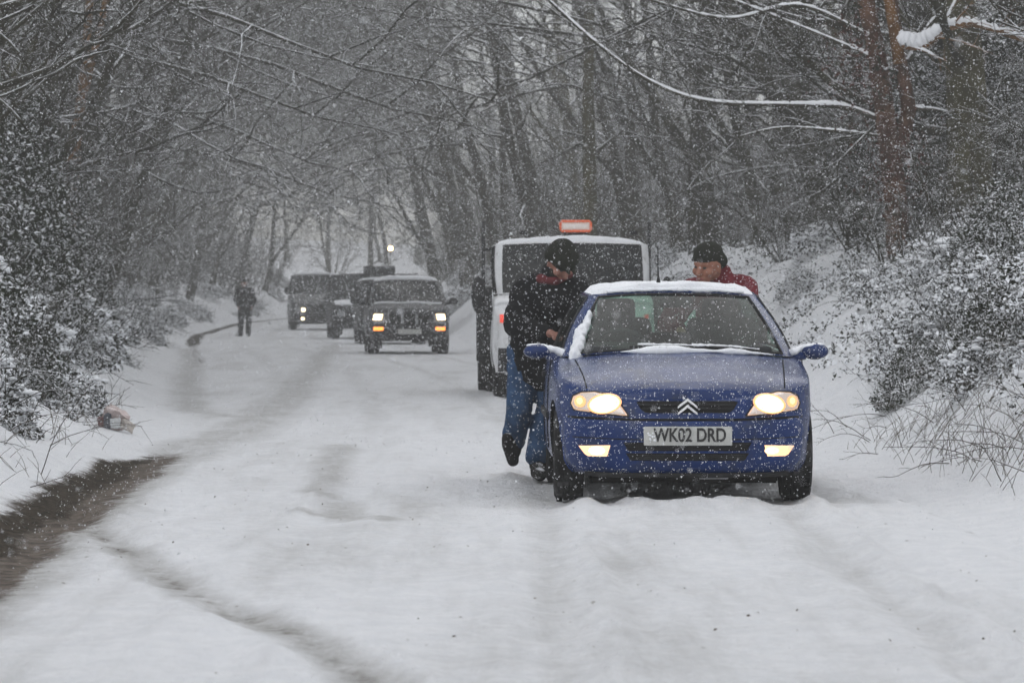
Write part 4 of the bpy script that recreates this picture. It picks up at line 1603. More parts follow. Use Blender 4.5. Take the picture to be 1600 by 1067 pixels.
# ------------------------------------------------------------------ people
mat('skin', (0.30, 0.14, 0.10), 0.6, var=0.15, vscale=30)
mat('skin_lit', (0.30, 0.13, 0.08), 0.6, var=0.15, vscale=30)
mat('jacket_black', (0.010, 0.010, 0.011), 0.9, spec=0.06, var=0.3, bump=0.5, bscale=25, snow=(1.05, 1.6), snow_scale=40, flecks=(0.22, 0.018))
mat('jacket_red', (0.14, 0.018, 0.026), 0.85, spec=0.06, var=0.3, bump=0.5, bscale=25, snow=(0.95, 1.4), snow_scale=40, flecks=(0.35, 0.022))
mat('coat_dark', (0.014, 0.015, 0.016), 0.9, spec=0.06, var=0.3, bump=0.5, bscale=25)
mat('scarf_red', (0.12, 0.028, 0.032), 0.9, spec=0.06, var=0.3, bump=0.5, bscale=60)
mat('jeans', (0.035, 0.075, 0.15), 0.9, spec=0.06, var=0.4, vscale=9, bump=0.5, bscale=30, flecks=(0.15, 0.02))
mat('trousers', (0.022, 0.023, 0.025), 0.9, spec=0.06, var=0.3, bump=0.5, bscale=30)
mat('boot', (0.014, 0.013, 0.012), 0.8, spec=0.06, var=0.3, snow=(0.7, 1.2), snow_scale=30)
mat('cap_cloth', (0.022, 0.023, 0.018), 0.95, spec=0.06, var=0.3, snow=(1.0, 1.5), snow_scale=40, bump=0.5, bscale=60)
mat('hair', (0.035, 0.028, 0.022), 0.9, spec=0.06, var=0.3)
mat('eye', (0.02, 0.02, 0.022), 0.3)
mat('lip', (0.26, 0.07, 0.06), 0.6)


def V3(*a):
    return Vector(a)


def head_shapes(c, f, up, k=1.0):
    """skull, jaw, nose, ears, brow and neck stub of a head centred at c facing f"""
    f = Vector(f).normalized()
    up = (Vector(up) - f * Vector(up).dot(f)).normalized()
    s = f.cross(up)

    def P(a, b, h):
        return Vector(c) + s * (a * k) + f * (b * k) + up * (h * k)
    sh = [('c', P(0, -0.022, 0.030), P(0, 0.015, 0.030), 0.088 * k, 0.080 * k), ('c', P(0, -0.01, 0.055), P(0, -0.01, -0.02), 0.082 * k, 0.075 * k), ('c', P(0, 0.030, -0.03), P(0, 0.048, -0.085), 0.062 * k, 0.040 * k),
          ('c', P(0, 0.086, 0.012), P(0, 0.110, -0.032), 0.012 * k, 0.017 * k), ('c', P(-0.04, 0.078, 0.030), P(0.04, 0.078, 0.030), 0.014 * k, 0.014 * k), ('c', P(-0.022, 0.082, -0.062), P(0.022, 0.082, -0.062), 0.011 * k, 0.011 * k)]
    for e in (-1, 1):
        sh += [('c', P(e * 0.080, -0.012, 0.02), P(e * 0.084, -0.01, -0.035), 0.016 * k, 0.011 * k), ('e', P(e * 0.045, 0.060, -0.025), (0.030 * k,) * 3)]
    return sh, P


def face_bits(P, parent, k=1.0):
    for e in (-1, 1):
        q = MB()
        q.ell(P(e * 0.034, 0.082, 0.008), (0.0125 * k, 0.010 * k, 0.008 * k), 10, 7)
        q.build('eye', 'eye', parent)
    q = MB()
    q.cone(P(-0.020, 0.091, -0.064), P(0.020, 0.091, -0.064), 0.0055 * k, 0.0055 * k, 8)
    q.build('mouth', 'lip', parent)


def hand_shapes(w, d, n, k=1.0, curl=0.6):
    """palm, four unequal bent fingers and a thumb; w wrist, d pointing direction, n back of the hand"""
    d = Vector(d).normalized()
    n = (Vector(n) - d * Vector(n).dot(d)).normalized()
    s = d.cross(n)
    w = Vector(w)
    sh = [('c', w, w + d * 0.05 * k, 0.026 * k, 0.030 * k)]
    for i, (o, L) in enumerate(((-0.030, 0.072), (-0.010, 0.082), (0.011, 0.077), (0.030, 0.060))):
        a = w + d * 0.045 * k + s * o * 0.6 * k
        b = w + d * 0.095 * k + s * o * k
        m1 = b + (d * math.cos(curl * 0.6) - n * math.sin(curl * 0.6)) * L * 0.5 * k
        m2 = m1 + (d * math.cos(curl * 1.7) - n * math.sin(curl * 1.7)) * L * 0.5 * k
        sh += [('c', a, b, 0.014 * k, 0.0105 * k), ('c', b, m1, 0.0100 * k, 0.0092 * k), ('c', m1, m2, 0.0090 * k, 0.0075 * k)]
    t0 = w + d * 0.025 * k - s * 0.024 * k
    t1 = t0 + (d * 0.6 - s * 0.7 - n * 0.2) * 0.045 * k
    t2 = t1 + (d * 0.9 - s * 0.1 - n * 0.4) * 0.032 * k
    sh += [('c', t0, t1, 0.014 * k, 0.0115 * k), ('c', t1, t2, 0.011 * k, 0.008 * k)]
    return sh


def arm(sh, el, wr, r=(0.075, 0.060, 0.046)):
    return [('c', sh, el, r[0], r[1]), ('c', el, wr, r[1], r[2])]


def leg(hip, knee, ank, r=(0.105, 0.078, 0.062)):
    return [('c', hip, knee, r[0], r[1]), ('c', knee, ank, r[1], r[2])]


def boot(ank, d, pitch=0.0):
    """shoe with heel and sole; d horizontal toe direction"""
    d = Vector((d[0], d[1], 0)).normalized()
    up = Vector((0, 0, 1))
    f = d * math.cos(pitch) + up * math.sin(pitch)
    u = -d * math.sin(pitch) + up * math.cos(pitch)
    a = Vector(ank)
    heel = a - f * 0.045 - u * 0.065
    ball = a + f * 0.13 - u * 0.068
    toe = a + f * 0.19 - u * 0.066
    return [('c', a + u * 0.06, a - u * 0.02, 0.056, 0.056), ('c', a - u * 0.03, a + f * 0.08 - u * 0.045, 0.052, 0.046), ('c', heel, ball, 0.042, 0.047), ('c', ball, toe, 0.046, 0.036)]


def person_black():
    """man in a black jacket leaning on the driver's door, pushing; origin on the ground between his feet"""
    ox, oy = 0.085, 25.75
    oz = gz(ox, oy) + 0.0
    root = empty('person', (ox, oy, oz))
    tag(root, 'person in black jacket, cap and blue jeans pushing at the driver door', 'person', 'people helping in the snow')
    hipL, hipR = V3(0.0, 0.05, 0.84), V3(0.17, 0.0, 0.84)
    kneeL, kneeR = V3(-0.035, -0.06, 0.47), V3(0.165, 0.02, 0.46)
    ankL, ankR = V3(-0.075, 0.16, 0.185), V3(0.085, 0.0, 0.095)
    chest = V3(0.15, -0.12, 1.17)
    shL, shR = V3(-0.005, -0.10, 1.245), V3(0.335, -0.15, 1.26)
    neck = V3(0.185, -0.16, 1.34)
    hc = V3(0.240, -0.260, 1.440)
    hd, P = head_shapes(hc, (0.42, -0.62, -0.80), (0.25, -0.6, 1), 1.0)
    elR, wrR = V3(0.40, -0.28, 1.05), V3(0.33, -0.48, 0.95)
    elL, wrL = V3(-0.06, -0.26, 1.03), V3(0.14, -0.42, 0.97)
    body = hd + [('c', neck + V3(0, 0.02, -0.05), hc + V3(-0.01, 0.02, -0.03), 0.058, 0.056)]
    body += hand_shapes(wrR, (-0.1, -1, -0.1), (0.2, 0, 1), 1.0, 0.9) + hand_shapes(wrL, (0.5, -0.8, 0.0), (0, 0, 1), 1.0, 0.7)
    body += [('c', neck, chest, 0.07, 0.13), ('c', chest, (hipL + hipR) / 2, 0.12, 0.11), ('c', hipL, kneeL, 0.07, 0.05), ('c', kneeL, ankL, 0.05, 0.04), ('c', hipR, kneeR, 0.07, 0.05), ('c', kneeR, ankR, 0.05, 0.04),
             ('c', shL, elL, 0.05, 0.04), ('c', elL, wrL, 0.04, 0.03), ('c', shR, elR, 0.05, 0.04), ('c', elR, wrR, 0.04, 0.03), ('c', shL, shR, 0.06, 0.06)]
    b = organic('body', body, 'skin', root, 0.0085, 3)
    face_bits(P, b)
    jk = [('c', shL + V3(0.02, 0, -0.02), shR - V3(0.02, 0, 0.02), 0.105, 0.105), ('c', chest + V3(-0.05, 0, 0), V3(0.06, 0.02, 0.86), 0.17, 0.165), ('c', chest + V3(0.05, 0, 0), V3(0.13, 0.0, 0.84), 0.165, 0.165), ('c', V3(0.06, 0.02, 0.86), V3(0.05, 0.02, 0.70), 0.16, 0.15), ('c', V3(0.13, 0.0, 0.84), V3(0.15, 0.0, 0.68), 0.16, 0.14),
          ('c', neck + V3(0, 0.02, -0.08), neck + V3(0.01, -0.02, 0.02), 0.11, 0.092)]
    jk += [('c', neck + V3(-0.03, 0.02, -0.03), shL + V3(0.01, 0, 0.01), 0.085, 0.10), ('c', neck + V3(0.03, 0.0, -0.03), shR + V3(-0.01, 0, 0.0), 0.085, 0.10)]
    jk += arm(shL, elL, wrL, (0.098, 0.082, 0.060)) + arm(shR, elR, wrR, (0.098, 0.082, 0.060))
    organic('jacket', jk, 'jacket_black', root, 0.014, 6, 0.045, 0.13)
    organic('scarf', [('c', neck + V3(-0.08, -0.06, -0.01), neck + V3(0.02, -0.09, -0.02), 0.034, 0.036), ('c', neck + V3(0.02, -0.09, -0.02), neck + V3(0.11, -0.06, 0.02), 0.036, 0.03), ('c', neck + V3(-0.08, -0.06, -0.01), neck + V3(-0.05, 0.07, 0.0), 0.034, 0.034), ('c', neck + V3(0.10, -0.05, 0.01), neck + V3(0.05, 0.07, 0), 0.03, 0.034)], 'scarf_red', root, 0.01, 4)
    organic('jeans', leg(hipL, kneeL, ankL + V3(0, 0.0, 0.06), (0.115, 0.092, 0.080)) + leg(hipR, kneeR, ankR + V3(0, 0, 0.05), (0.115, 0.092, 0.080)) + [('c', hipL, hipR, 0.12, 0.12)], 'jeans', root, 0.012, 5, 0.035, 0.10)
    organic('boot', boot(ankL, (-0.25, -1, 0), 0.75), 'boot', root, 0.009, 3)
    organic('boot', boot(ankR, (0.15, -1, 0), 0.0), 'boot', root, 0.009, 3)
    organic('cap', [('c', P(0, -0.025, 0.062), P(0, 0.016, 0.064), 0.102, 0.098), ('c', P(-0.03, 0.06, 0.060), P(-0.02, 0.145, 0.045), 0.022, 0.012), ('c', P(0.03, 0.06, 0.060), P(0.02, 0.145, 0.045), 0.022, 0.012), ('c', P(-0.03, 0.10, 0.055), P(0.03, 0.10, 0.055), 0.018, 0.018),
                    ('c', P(-0.06, -0.04, 0.03), P(0.06, -0.04, 0.03), 0.055, 0.055)], 'cap_cloth', root, 0.009, 4)
    organic('beard', [('c', P(-0.055, 0.03, -0.055), P(0, 0.075, -0.092), 0.026, 0.022), ('c', P(0.055, 0.03, -0.055), P(0, 0.075, -0.092), 0.026, 0.022)], 'hair', root, 0.008, 3)
    return root


def person_red():
    """man in a red jacket bent over behind the passenger side of the roof"""
    ox, oy = 1.505, 27.15
    oz = gz(ox, oy)
    root = empty('person', (ox, oy, oz))
    tag(root, 'person in dark red jacket and dark cap pushing behind the blue car roof', 'person', 'people helping in the snow')
    hipL, hipR = V3(-0.06, 0.32, 0.86), V3(0.12, 0.32, 0.86)
    kneeL, kneeR = V3(-0.06, 0.18, 0.45), V3(0.15, 0.50, 0.47)
    ankL, ankR = V3(-0.06, 0.34, 0.09), V3(0.15, 0.85, 0.10)
    shL, shR = V3(-0.26, -0.20, 1.27), V3(0.115, -0.13, 1.30)
    chest = V3(-0.03, 0.0, 1.16)
    neck = V3(-0.085, -0.20, 1.37)
    hc = V3(-0.135, -0.28, 1.462)
    hd, P = head_shapes(hc, (-0.62, -0.75, -0.22), (0.05, -0.1, 1), 1.08)
    elL, wrL = V3(-0.42, -0.42, 1.05), V3(-0.36, -0.70, 1.02)
    elR, wrR = V3(0.20, -0.36, 1.02), V3(0.05, -0.68, 1.0)
    body = hd + [('c', neck, hc + V3(0.02, 0.03, -0.03), 0.064, 0.06), ('c', neck, chest, 0.07, 0.13), ('c', chest, (hipL + hipR) / 2, 0.12, 0.11), ('c', shL, shR, 0.06, 0.06), ('c', hipL, kneeL, 0.07, 0.05), ('c', kneeL, ankL, 0.05, 0.04), ('c', hipR, kneeR, 0.07, 0.05), ('c', kneeR, ankR, 0.05, 0.04),
                 ('c', shL, elL, 0.05, 0.04), ('c', elL, wrL, 0.04, 0.03), ('c', shR, elR, 0.05, 0.04), ('c', elR, wrR, 0.04, 0.03)]
    body += hand_shapes(wrL, (0.2, -1, -0.1), (0, 0, 1), 1.0, 0.5) + hand_shapes(wrR, (-0.8, -0.5, -0.1), (0, 0, 1), 1.0, 0.9)
    b = organic('body', body, 'skin_lit', root, 0.008, 3)
    face_bits(P, b, 1.10)
    jk = [('c', shL, shR, 0.11, 0.115), ('c', chest, V3(0.03, 0.28, 0.92), 0.18, 0.17), ('c', V3(0.03, 0.28, 0.92), V3(0.03, 0.33, 0.78), 0.17, 0.16), ('c', neck + V3(0.02, 0.03, -0.06), neck + V3(0.0, 0.015, 0.03), 0.11, 0.085), ('c', neck + V3(0.08, 0.02, 0.06), neck + V3(0.04, -0.01, -0.05), 0.048, 0.07)]
    jk += arm(shL, elL, wrL, (0.095, 0.08, 0.06)) + arm(shR, elR, wrR, (0.10, 0.085, 0.062))
    organic('jacket', jk, 'jacket_red', root, 0.014, 5, 0.04, 0.12)
    organic('trousers', leg(hipL, kneeL, ankL, (0.115, 0.09, 0.075)) + leg(hipR, kneeR, ankR, (0.115, 0.09, 0.075)) + [('c', hipL, hipR, 0.12, 0.12)], 'trousers', root, 0.014, 5, 0.03, 0.1)
    organic('boot', boot(ankL, (0, -1, 0)), 'boot', root, 0.010, 3)
    organic('boot', boot(ankR, (0.2, -1, 0), 0.1), 'boot', root, 0.010, 3)
    organic('cap', [('c', P(0, -0.03, 0.072), P(0, 0.015, 0.078), 0.098, 0.092), ('c', P(-0.05, 0.045, 0.066), P(-0.04, 0.105, 0.060), 0.022, 0.014), ('c', P(0.05, 0.045, 0.066), P(0.04, 0.105, 0.060), 0.022, 0.014), ('c', P(-0.045, 0.075, 0.064), P(0.045, 0.075, 0.064), 0.020, 0.020), ('c', P(-0.06, -0.05, 0.03), P(0.06, -0.05, 0.03), 0.06, 0.06)], 'cap_cloth', root, 0.009, 4)
    return root


def person_far():
    ox, oy = -8.45, 121.5
    oz = gz(ox, oy)
    root = empty('person', (ox, oy, oz))
    tag(root, 'person in dark coat and cap standing alone in the lane by the left gutter', 'person', 'people helping in the snow')
    k = 1.0
    hipL, hipR = V3(-0.10, 0, 0.88), V3(0.10, 0, 0.88)
    kneeL, kneeR = V3(-0.13, -0.02, 0.48), V3(0.12, -0.02, 0.48)
    ankL, ankR = V3(-0.14, 0.02, 0.09), V3(0.11, 0.0, 0.09)
    shL, shR = V3(-0.20, 0, 1.44), V3(0.20, 0, 1.44)
    hc = V3(-0.03, -0.02, 1.68)
    hd, P = head_shapes(hc, (-0.1, -1, -0.08), (0, 0, 1), 1.05)
    elL, wrL = V3(-0.29, 0.03, 1.15), V3(-0.21, -0.10, 0.98)
    elR, wrR = V3(0.30, 0.03, 1.15), V3(0.23, -0.08, 0.98)
    body = hd + [('c', V3(0, 0, 1.50), hc + V3(0, 0.01, -0.04), 0.06, 0.06), ('c', V3(0, 0, 1.5), V3(0, 0, 1.2), 0.08, 0.13), ('c', V3(0, 0, 1.2), V3(0, 0, 0.9), 0.12, 0.12), ('c', shL, shR, 0.06, 0.06), ('c', hipL, kneeL, 0.07, 0.05), ('c', kneeL, ankL, 0.05, 0.04), ('c', hipR, kneeR, 0.07, 0.05), ('c', kneeR, ankR, 0.05, 0.04),
                 ('c', shL, elL, 0.05, 0.04), ('c', elL, wrL, 0.04, 0.03), ('c', shR, elR, 0.05, 0.04), ('c', elR, wrR, 0.04, 0.03)]
    body += hand_shapes(wrL, (0.1, -0.3, -1), (-1, 0, 0), 1.0, 0.5) + hand_shapes(wrR, (-0.1, -0.3, -1), (1, 0, 0), 1.0, 0.5)
    b = organic('body', body, 'skin', root, 0.010, 3)
    face_bits(P, b, 1.05)
    jk = [('c', shL, shR, 0.10, 0.10), ('c', V3(0, 0, 1.36), V3(0, 0, 0.95), 0.19, 0.19), ('c', V3(-0.05, 0, 0.95), V3(-0.06, 0, 0.78), 0.17, 0.16), ('c', V3(0.05, 0, 0.95), V3(0.06, 0, 0.78), 0.17, 0.16), ('c', V3(0, 0.01, 1.46), V3(0, 0.01, 1.54), 0.10, 0.08)]
    jk += arm(shL, elL, wrL, (0.10, 0.085, 0.065)) + arm(shR, elR, wrR, (0.10, 0.085, 0.065))
    organic('coat', jk, 'coat_dark', root, 0.018, 5, 0.04, 0.12)
    organic('trousers', leg(hipL, kneeL, ankL, (0.12, 0.095, 0.085)) + leg(hipR, kneeR, ankR, (0.12, 0.095, 0.085)), 'trousers', root, 0.016, 5, 0.03, 0.1)
    organic('boot', boot(ankL, (-0.7, -0.8, 0)), 'boot', root, 0.012, 3)
    organic('boot', boot(ankR, (0.2, -1, 0)), 'boot', root, 0.012, 3)
    organic('cap', [('c', P(0, -0.02, 0.07), P(0, 0.01, 0.07), 0.098, 0.092), ('c', P(-0.04, 0.06, 0.06), P(-0.03, 0.13, 0.05), 0.02, 0.013), ('c', P(0.04, 0.06, 0.06), P(0.03, 0.13, 0.05), 0.02, 0.013)], 'cap_cloth', root, 0.012, 3)
    return root


person_black()
person_red()
person_far()

# ------------------------------------------------------------------ the wood
mat('bark', (0.036, 0.033, 0.021), 0.95, var=0.5, vscale=5, bump=0.8, bscale=18, snow=(0.62, 0.95), snow_scale=5, spec=0.04)
mat('bark_mossy', (0.062, 0.056, 0.030), 0.95, var=0.4, vscale=3, bump=0.8, bscale=18, snow=(0.62, 0.95), snow_scale=5, spec=0.04)
mat('bark_rust', (0.150, 0.072, 0.022), 0.95, var=0.5, vscale=4, bump=0.8, bscale=18, snow=(0.55, 0.9), snow_scale=5, spec=0.04)
mat('twig', (0.031, 0.029, 0.018), 0.95, var=0.5, vscale=4, snow=(0.52, 0.92), snow_scale=4, spec=0.04)
mat('leaf_dark', (0.018, 0.024, 0.009), 0.6, var=0.5, vscale=9, snow=(0.40, 0.85), snow_scale=5, spec=0.06)
mat('leaf_bramble', (0.024, 0.027, 0.014), 0.7, var=0.6, vscale=9, snow=(-0.22, 0.3), snow_scale=6, spec=0.06)
mat('leaf_rust', (0.075, 0.022, 0.012), 0.8, var=0.5, vscale=9, snow=(0.6, 1.0), snow_scale=5, spec=0.04)
mat('dry_grass', (0.085, 0.066, 0.040), 0.9, var=0.5, vscale=5, snow=(0.75, 1.1), spec=0.04)


def rand_dir(rng):
    while True:
        v = Vector((rng.uniform(-1, 1), rng.uniform(-1, 1), rng.uniform(-1, 1)))
        if 0.05 < v.length < 1:
            return v.normalized()


def limb(rng, p, d, length, r, n, wob, trop, rend=0.25):
    """a wandering, tapering branch; trop bends it up (+) or down (-)"""
    pts = [Vector(p)]
    d = Vector(d).normalized()
    st = length / n
    for i in range(n):
        d = (d + rand_dir(rng) * wob + Vector((0, 0, trop))).normalized()
        pts.append(pts[-1] + d * st)
    rad = [r * (1 - (1 - rend) * (i / n) ** 0.9) for i in range(n + 1)]
    return pts, rad


def at(pts, t):
    u = t * (len(pts) - 1)
    k = min(int(u), len(pts) - 2)
    return pts[k].lerp(pts[k + 1], u - k), (pts[k + 1] - pts[k]).normalized()


def tree_mesh(seed, H=11.0, r=0.17, lean=0.15, nlimb=16, h0=0.9, reach=4.0, twigs=7, droop=0.0, bias=0.5, bark='bark', subs=6):
    """returns (trunk mesh object data, crown mesh data); the tree leans and reaches towards +x"""
    rng = random.Random(seed)
    T, C = MB(), MB()
    pts, rad = limb(rng, (0, 0, -0.4), (lean, rng.uniform(-0.06, 0.06), 1), H, r, 12, 0.09, 0.03, 0.2)
    rad[0] *= 1.5
    rad[1] *= 1.08
    T.tube(pts, rad, 10)
    if rng.random() < 0.6:     # a second leader
        t = rng.uniform(0.18, 0.35)
        q, d = at(pts, t)
        p2, r2 = limb(rng, q, d + Vector((0.35 + lean, rng.uniform(-0.4, 0.4), 0)), H * (0.9 - t), r * 0.62, 9, 0.12, 0.05, 0.2)
        T.tube(p2, r2, 8)
    else:
        p2 = None
    for k in range(nlimb):
        src = p2 if (p2 and k % 3 == 2) else pts
        tt = (h0 / H) + (0.96 - h0 / H) * ((k + rng.random()) / nlimb) ** 1.15
        q, d = at(src, tt)
        a = rng.uniform(-PI, PI)
        if rng.random() < bias:
            a *= 0.35
        out = Vector((math.cos(a), math.sin(a), rng.uniform(0.05, 0.75)))
        L = reach * rng.uniform(0.45, 1.1) * (1.1 - 0.45 * tt)
        rr = max(0.018, r * 0.30 * rng.uniform(0.6, 1.1) * (1.15 - 0.6 * tt))
        lp, lr = limb(rng, q, out, L, rr, 7, 0.17, 0.05 - droop, 0.22)
        C.tube(lp, lr, 6, cap=False)
        for j in range(subs):
            u = 0.2 + 0.8 * (j + rng.random()) / subs
            b, bd = at(lp, u)
            bl = L * rng.uniform(0.22, 0.5) * (1.15 - 0.5 * u)
            bp, br = limb(rng, b, bd * 0.9 + rand_dir(rng) * 0.9, bl, max(0.008, rr * 0.42), 5, 0.22, 0.03 - droop, 0.3)
            C.tube(bp, br, 4, cap=False)
            for i in range(twigs):
                w = 0.15 + 0.85 * (i + rng.random()) / twigs
                c_, cd = at(bp, w)
                tp, tr = limb(rng, c_, cd * 0.8 + rand_dir(rng) * 0.8, bl * rng.uniform(0.25, 0.6) + 0.1, 0.0065, 3, 0.25, 0.02 - droop, 0.5)
                C.tube(tp, tr, 3, cap=False)
    return T, C


def thicket_mesh(seed, H=4.2, stems=9, r=0.028, spread=0.55, twigs=9, droop=0.02):
    rng = random.Random(seed)
    T, C = MB(), MB()
    for s in range(stems):
        a = rng.uniform(0, 2 * PI)
        base = (0.22 * math.cos(a) * rng.random(), 0.22 * math.sin(a) * rng.random(), -0.3)
        pts, rad = limb(rng, base, (spread * math.cos(a), spread * math.sin(a), 1), H * rng.uniform(0.6, 1.05), r * rng.uniform(0.6, 1.2), 8, 0.13, 0.02, 0.25)
        T.tube(pts, rad, 5)
        for j in range(8):
            u = 0.15 + 0.85 * (j + rng.random()) / 8
            b, bd = at(pts, u)
            L = H * rng.uniform(0.14, 0.34)
            bp, br = limb(rng, b, bd * 0.5 + rand_dir(rng), L, 0.010, 5, 0.22, 0.02 - droop, 0.4)
            C.tube(bp, br, 4, cap=False)
            for i in range(twigs):
                w = 0.1 + 0.9 * (i + rng.random()) / twigs
                c_, cd = at(bp, w)
                tp, tr = limb(rng, c_, cd * 0.7 + rand_dir(rng) * 0.8, L * rng.uniform(0.2, 0.5) + 0.06, 0.0055, 3, 0.28, 0.0 - droop, 0.5)
                C.tube(tp, tr, 3, cap=False)
    return T, C


def leaves_np(P, N, size, rng, aspect=0.62, jitter=0.7):
    """bent leaf quads (two triangles folded on the midrib) at points P, roughly facing N"""
    n = len(P)
    N = N + rng.normal(0, jitter, (n, 3))
    N /= np.linalg.norm(N, axis=1)[:, None] + 1e-9
    A = np.cross(N, rng.normal(0, 1, (n, 3)))
    A /= np.linalg.norm(A, axis=1)[:, None] + 1e-9
    B = np.cross(N, A)
    s = size * rng.uniform(0.55, 1.35, n)[:, None]
    tip = P + A * s
    base = P - A * s
    l = P + B * s * aspect + N * s * 0.25
    r = P - B * s * aspect + N * s * 0.25
    V = np.stack([base, r, tip, l], 1).reshape(-1, 3)
    i = np.arange(n)[:, None] * 4
    F = np.concatenate([i + [0, 1, 2], i + [0, 2, 3]], 1).reshape(-1, 3)
    return V, F


def dome_points(n, rx, ry, rz, rng, shell=0.75):
    """points in the outer part of a lumpy dome, with outward normals"""
    d = rng.normal(0, 1, (n, 3))
    d[:, 2] = np.abs(d[:, 2])
    d /= np.linalg.norm(d, axis=1)[:, None]
    lump = 1 + 0.28 * fbm(d[:, 0] * 2.5 + 7 * d[:, 2] + rx * 13, d[:, 1] * 2.5 + rz * 7, 3)
    k = (shell + (1 - shell) * rng.random(n) ** 0.5) * lump
    P = d * k[:, None] * [rx, ry, rz]
    return P, d


def mesh_of(mb, name, m, smooth=True):
    o = mb.build(name, m, None, smooth)
    me = o.data
    bpy.data.objects.remove(o)
    return me


def np_data(name, V, F, m, smooth=False):
    o = np_mesh(name, V, F, m, None, smooth)
    me = o.data
    bpy.data.objects.remove(o)
    return me


NPR = np.random.default_rng(5)
TREES, THICK, BUSH, EVER = [], [], [], []
for i, kw in enumerate([dict(H=11, r=0.16, lean=0.22, reach=4.2, droop=0.02, h0=2.2), dict(H=12, r=0.20, lean=0.10, reach=4.6, droop=0.0, h0=0.7), dict(H=10, r=0.13, lean=0.32, reach=4.0, droop=0.03),
                        dict(H=12.5, r=0.24, lean=0.05, reach=4.8, droop=0.015, h0=1.2, bark='bark_mossy'), dict(H=9, r=0.10, lean=0.28, reach=3.4, h0=0.5, droop=0.02, bark='bark_mossy'),
                        dict(H=11, r=0.17, lean=0.30, reach=8.6, h0=4.2, droop=0.02, bias=0.9, twigs=8, subs=7), dict(H=12, r=0.19, lean=0.22, reach=9.0, h0=4.6, droop=0.035, bias=0.9, twigs=8, subs=7)]):
    T, C = tree_mesh(100 + i, nlimb=17, **kw)
    TREES.append((mesh_of(T, 'trunk', kw.get('bark', 'bark')), mesh_of(C, 'crown', 'twig')))
for i in range(4):
    T, C = thicket_mesh(200 + i, H=(3.6, 4.6, 5.2, 3.0)[i], stems=(9, 8, 7, 11)[i])
    THICK.append((mesh_of(T, 'stems', 'bark'), mesh_of(C, 'twigs', 'twig')))


def bush_meshes(seed, rx, ry, rz, n, leaf, mname, lumps=26, stems=26):
    rng = np.random.default_rng(seed)
    pr = random.Random(seed)
    P, D = dome_points(n, rx, ry, rz, rng)
    V, F = leaves_np(P, D * 0.6 + [0, 0, 0.35], leaf, rng)
    lv = np_data('foliage', V, F, mname)
    S = MB()
    for k in range(stems):
        a = pr.uniform(0, 2 * PI)
        e = pr.uniform(0.2, 1.3)
        d = Vector((math.cos(a) * math.cos(e), math.sin(a) * math.cos(e), math.sin(e)))
        pts, rad = limb(pr, (0.1 * math.cos(a), 0.1 * math.sin(a), -0.2), d, 1.25 * math.sqrt((rx * math.cos(e)) ** 2 + (rz * math.sin(e)) ** 2) + 0.2, 0.010, 6, 0.22, -0.04, 0.3)
        S.tube(pts, rad, 4)
        for j in range(4):
            q, qd = at(pts, pr.uniform(0.4, 1))
            tp, tr = limb(pr, q, qd + rand_dir(pr) * 0.8, pr.uniform(0.15, 0.45), 0.005, 3, 0.25, -0.02, 0.5)
            S.tube(tp, tr, 3, cap=False)
    K = MB()
    P2, D2 = dome_points(lumps * 3, rx * 1.0, ry * 1.0, rz * 1.0, rng, 0.92)
    idx = [i for i in range(len(P2)) if D2[i, 2] > 0.30][:lumps]
    for i in idx:
        s = pr.uniform(0.018, 0.055) * (0.5 + D2[i, 2])
        K.ell(tuple(P2[i] + [0, 0, 0.01]), (s * pr.uniform(0.8, 1.5), s * pr.uniform(0.8, 1.5), s * 0.55), 8, 6, noise=0.30, rng=pr)
    return lv, mesh_of(S, 'stems', 'twig'), mesh_of(K, 'settled_snow', 'snow')


for i, (rx, ry, rz, n, lf) in enumerate([(0.85, 0.9, 0.75, 2600, 0.034), (0.7, 0.8, 0.95, 2600, 0.036), (1.05, 1.0, 0.65, 3000, 0.034), (0.55, 0.6, 0.5, 1500, 0.030)]):
    BUSH.append(bush_meshes(300 + i, rx, ry, rz, n, lf, 'leaf_bramble', lumps=70))
for i, (rx, ry, rz, n, lf) in enumerate([(1.2, 1.3, 2.3, 8000, 0.038), (1.5, 1.5, 3.2, 11000, 0.042), (1.0, 1.1, 1.5, 6000, 0.036)]):
    EVER.append(bush_meshes(400 + i, rx, ry, rz, n, lf, 'leaf_dark', lumps=0, stems=60))


def plant(kind, names, meshes, x, y, rz, s, label, cat, group, sink=0.0, z=None, mats=None):
    o = empty(kind, (x, y, (gz(x, y) if z is None else z) - sink), rz)
    o.scale = (s, s, s)
    for nm, me in zip(names, meshes):
        if not len(me.vertices):
            continue
        ch = link(nm, me, o)
        if nm == 'settled_snow':
            ch['kind'] = 'stuff'
    tag(o, label, cat, group)
    return o


WOOD = []
single_out = []


def along(y):
    return 'before the blue car' if y < 22 else 'beside the blue car' if y < 28 else 'before the recovery truck' if y < 45 else 'beside the recovery truck' if y < 54 else 'before the pickup' if y < 84 else 'beyond the pickup' if y < 110 else 'in the mist'


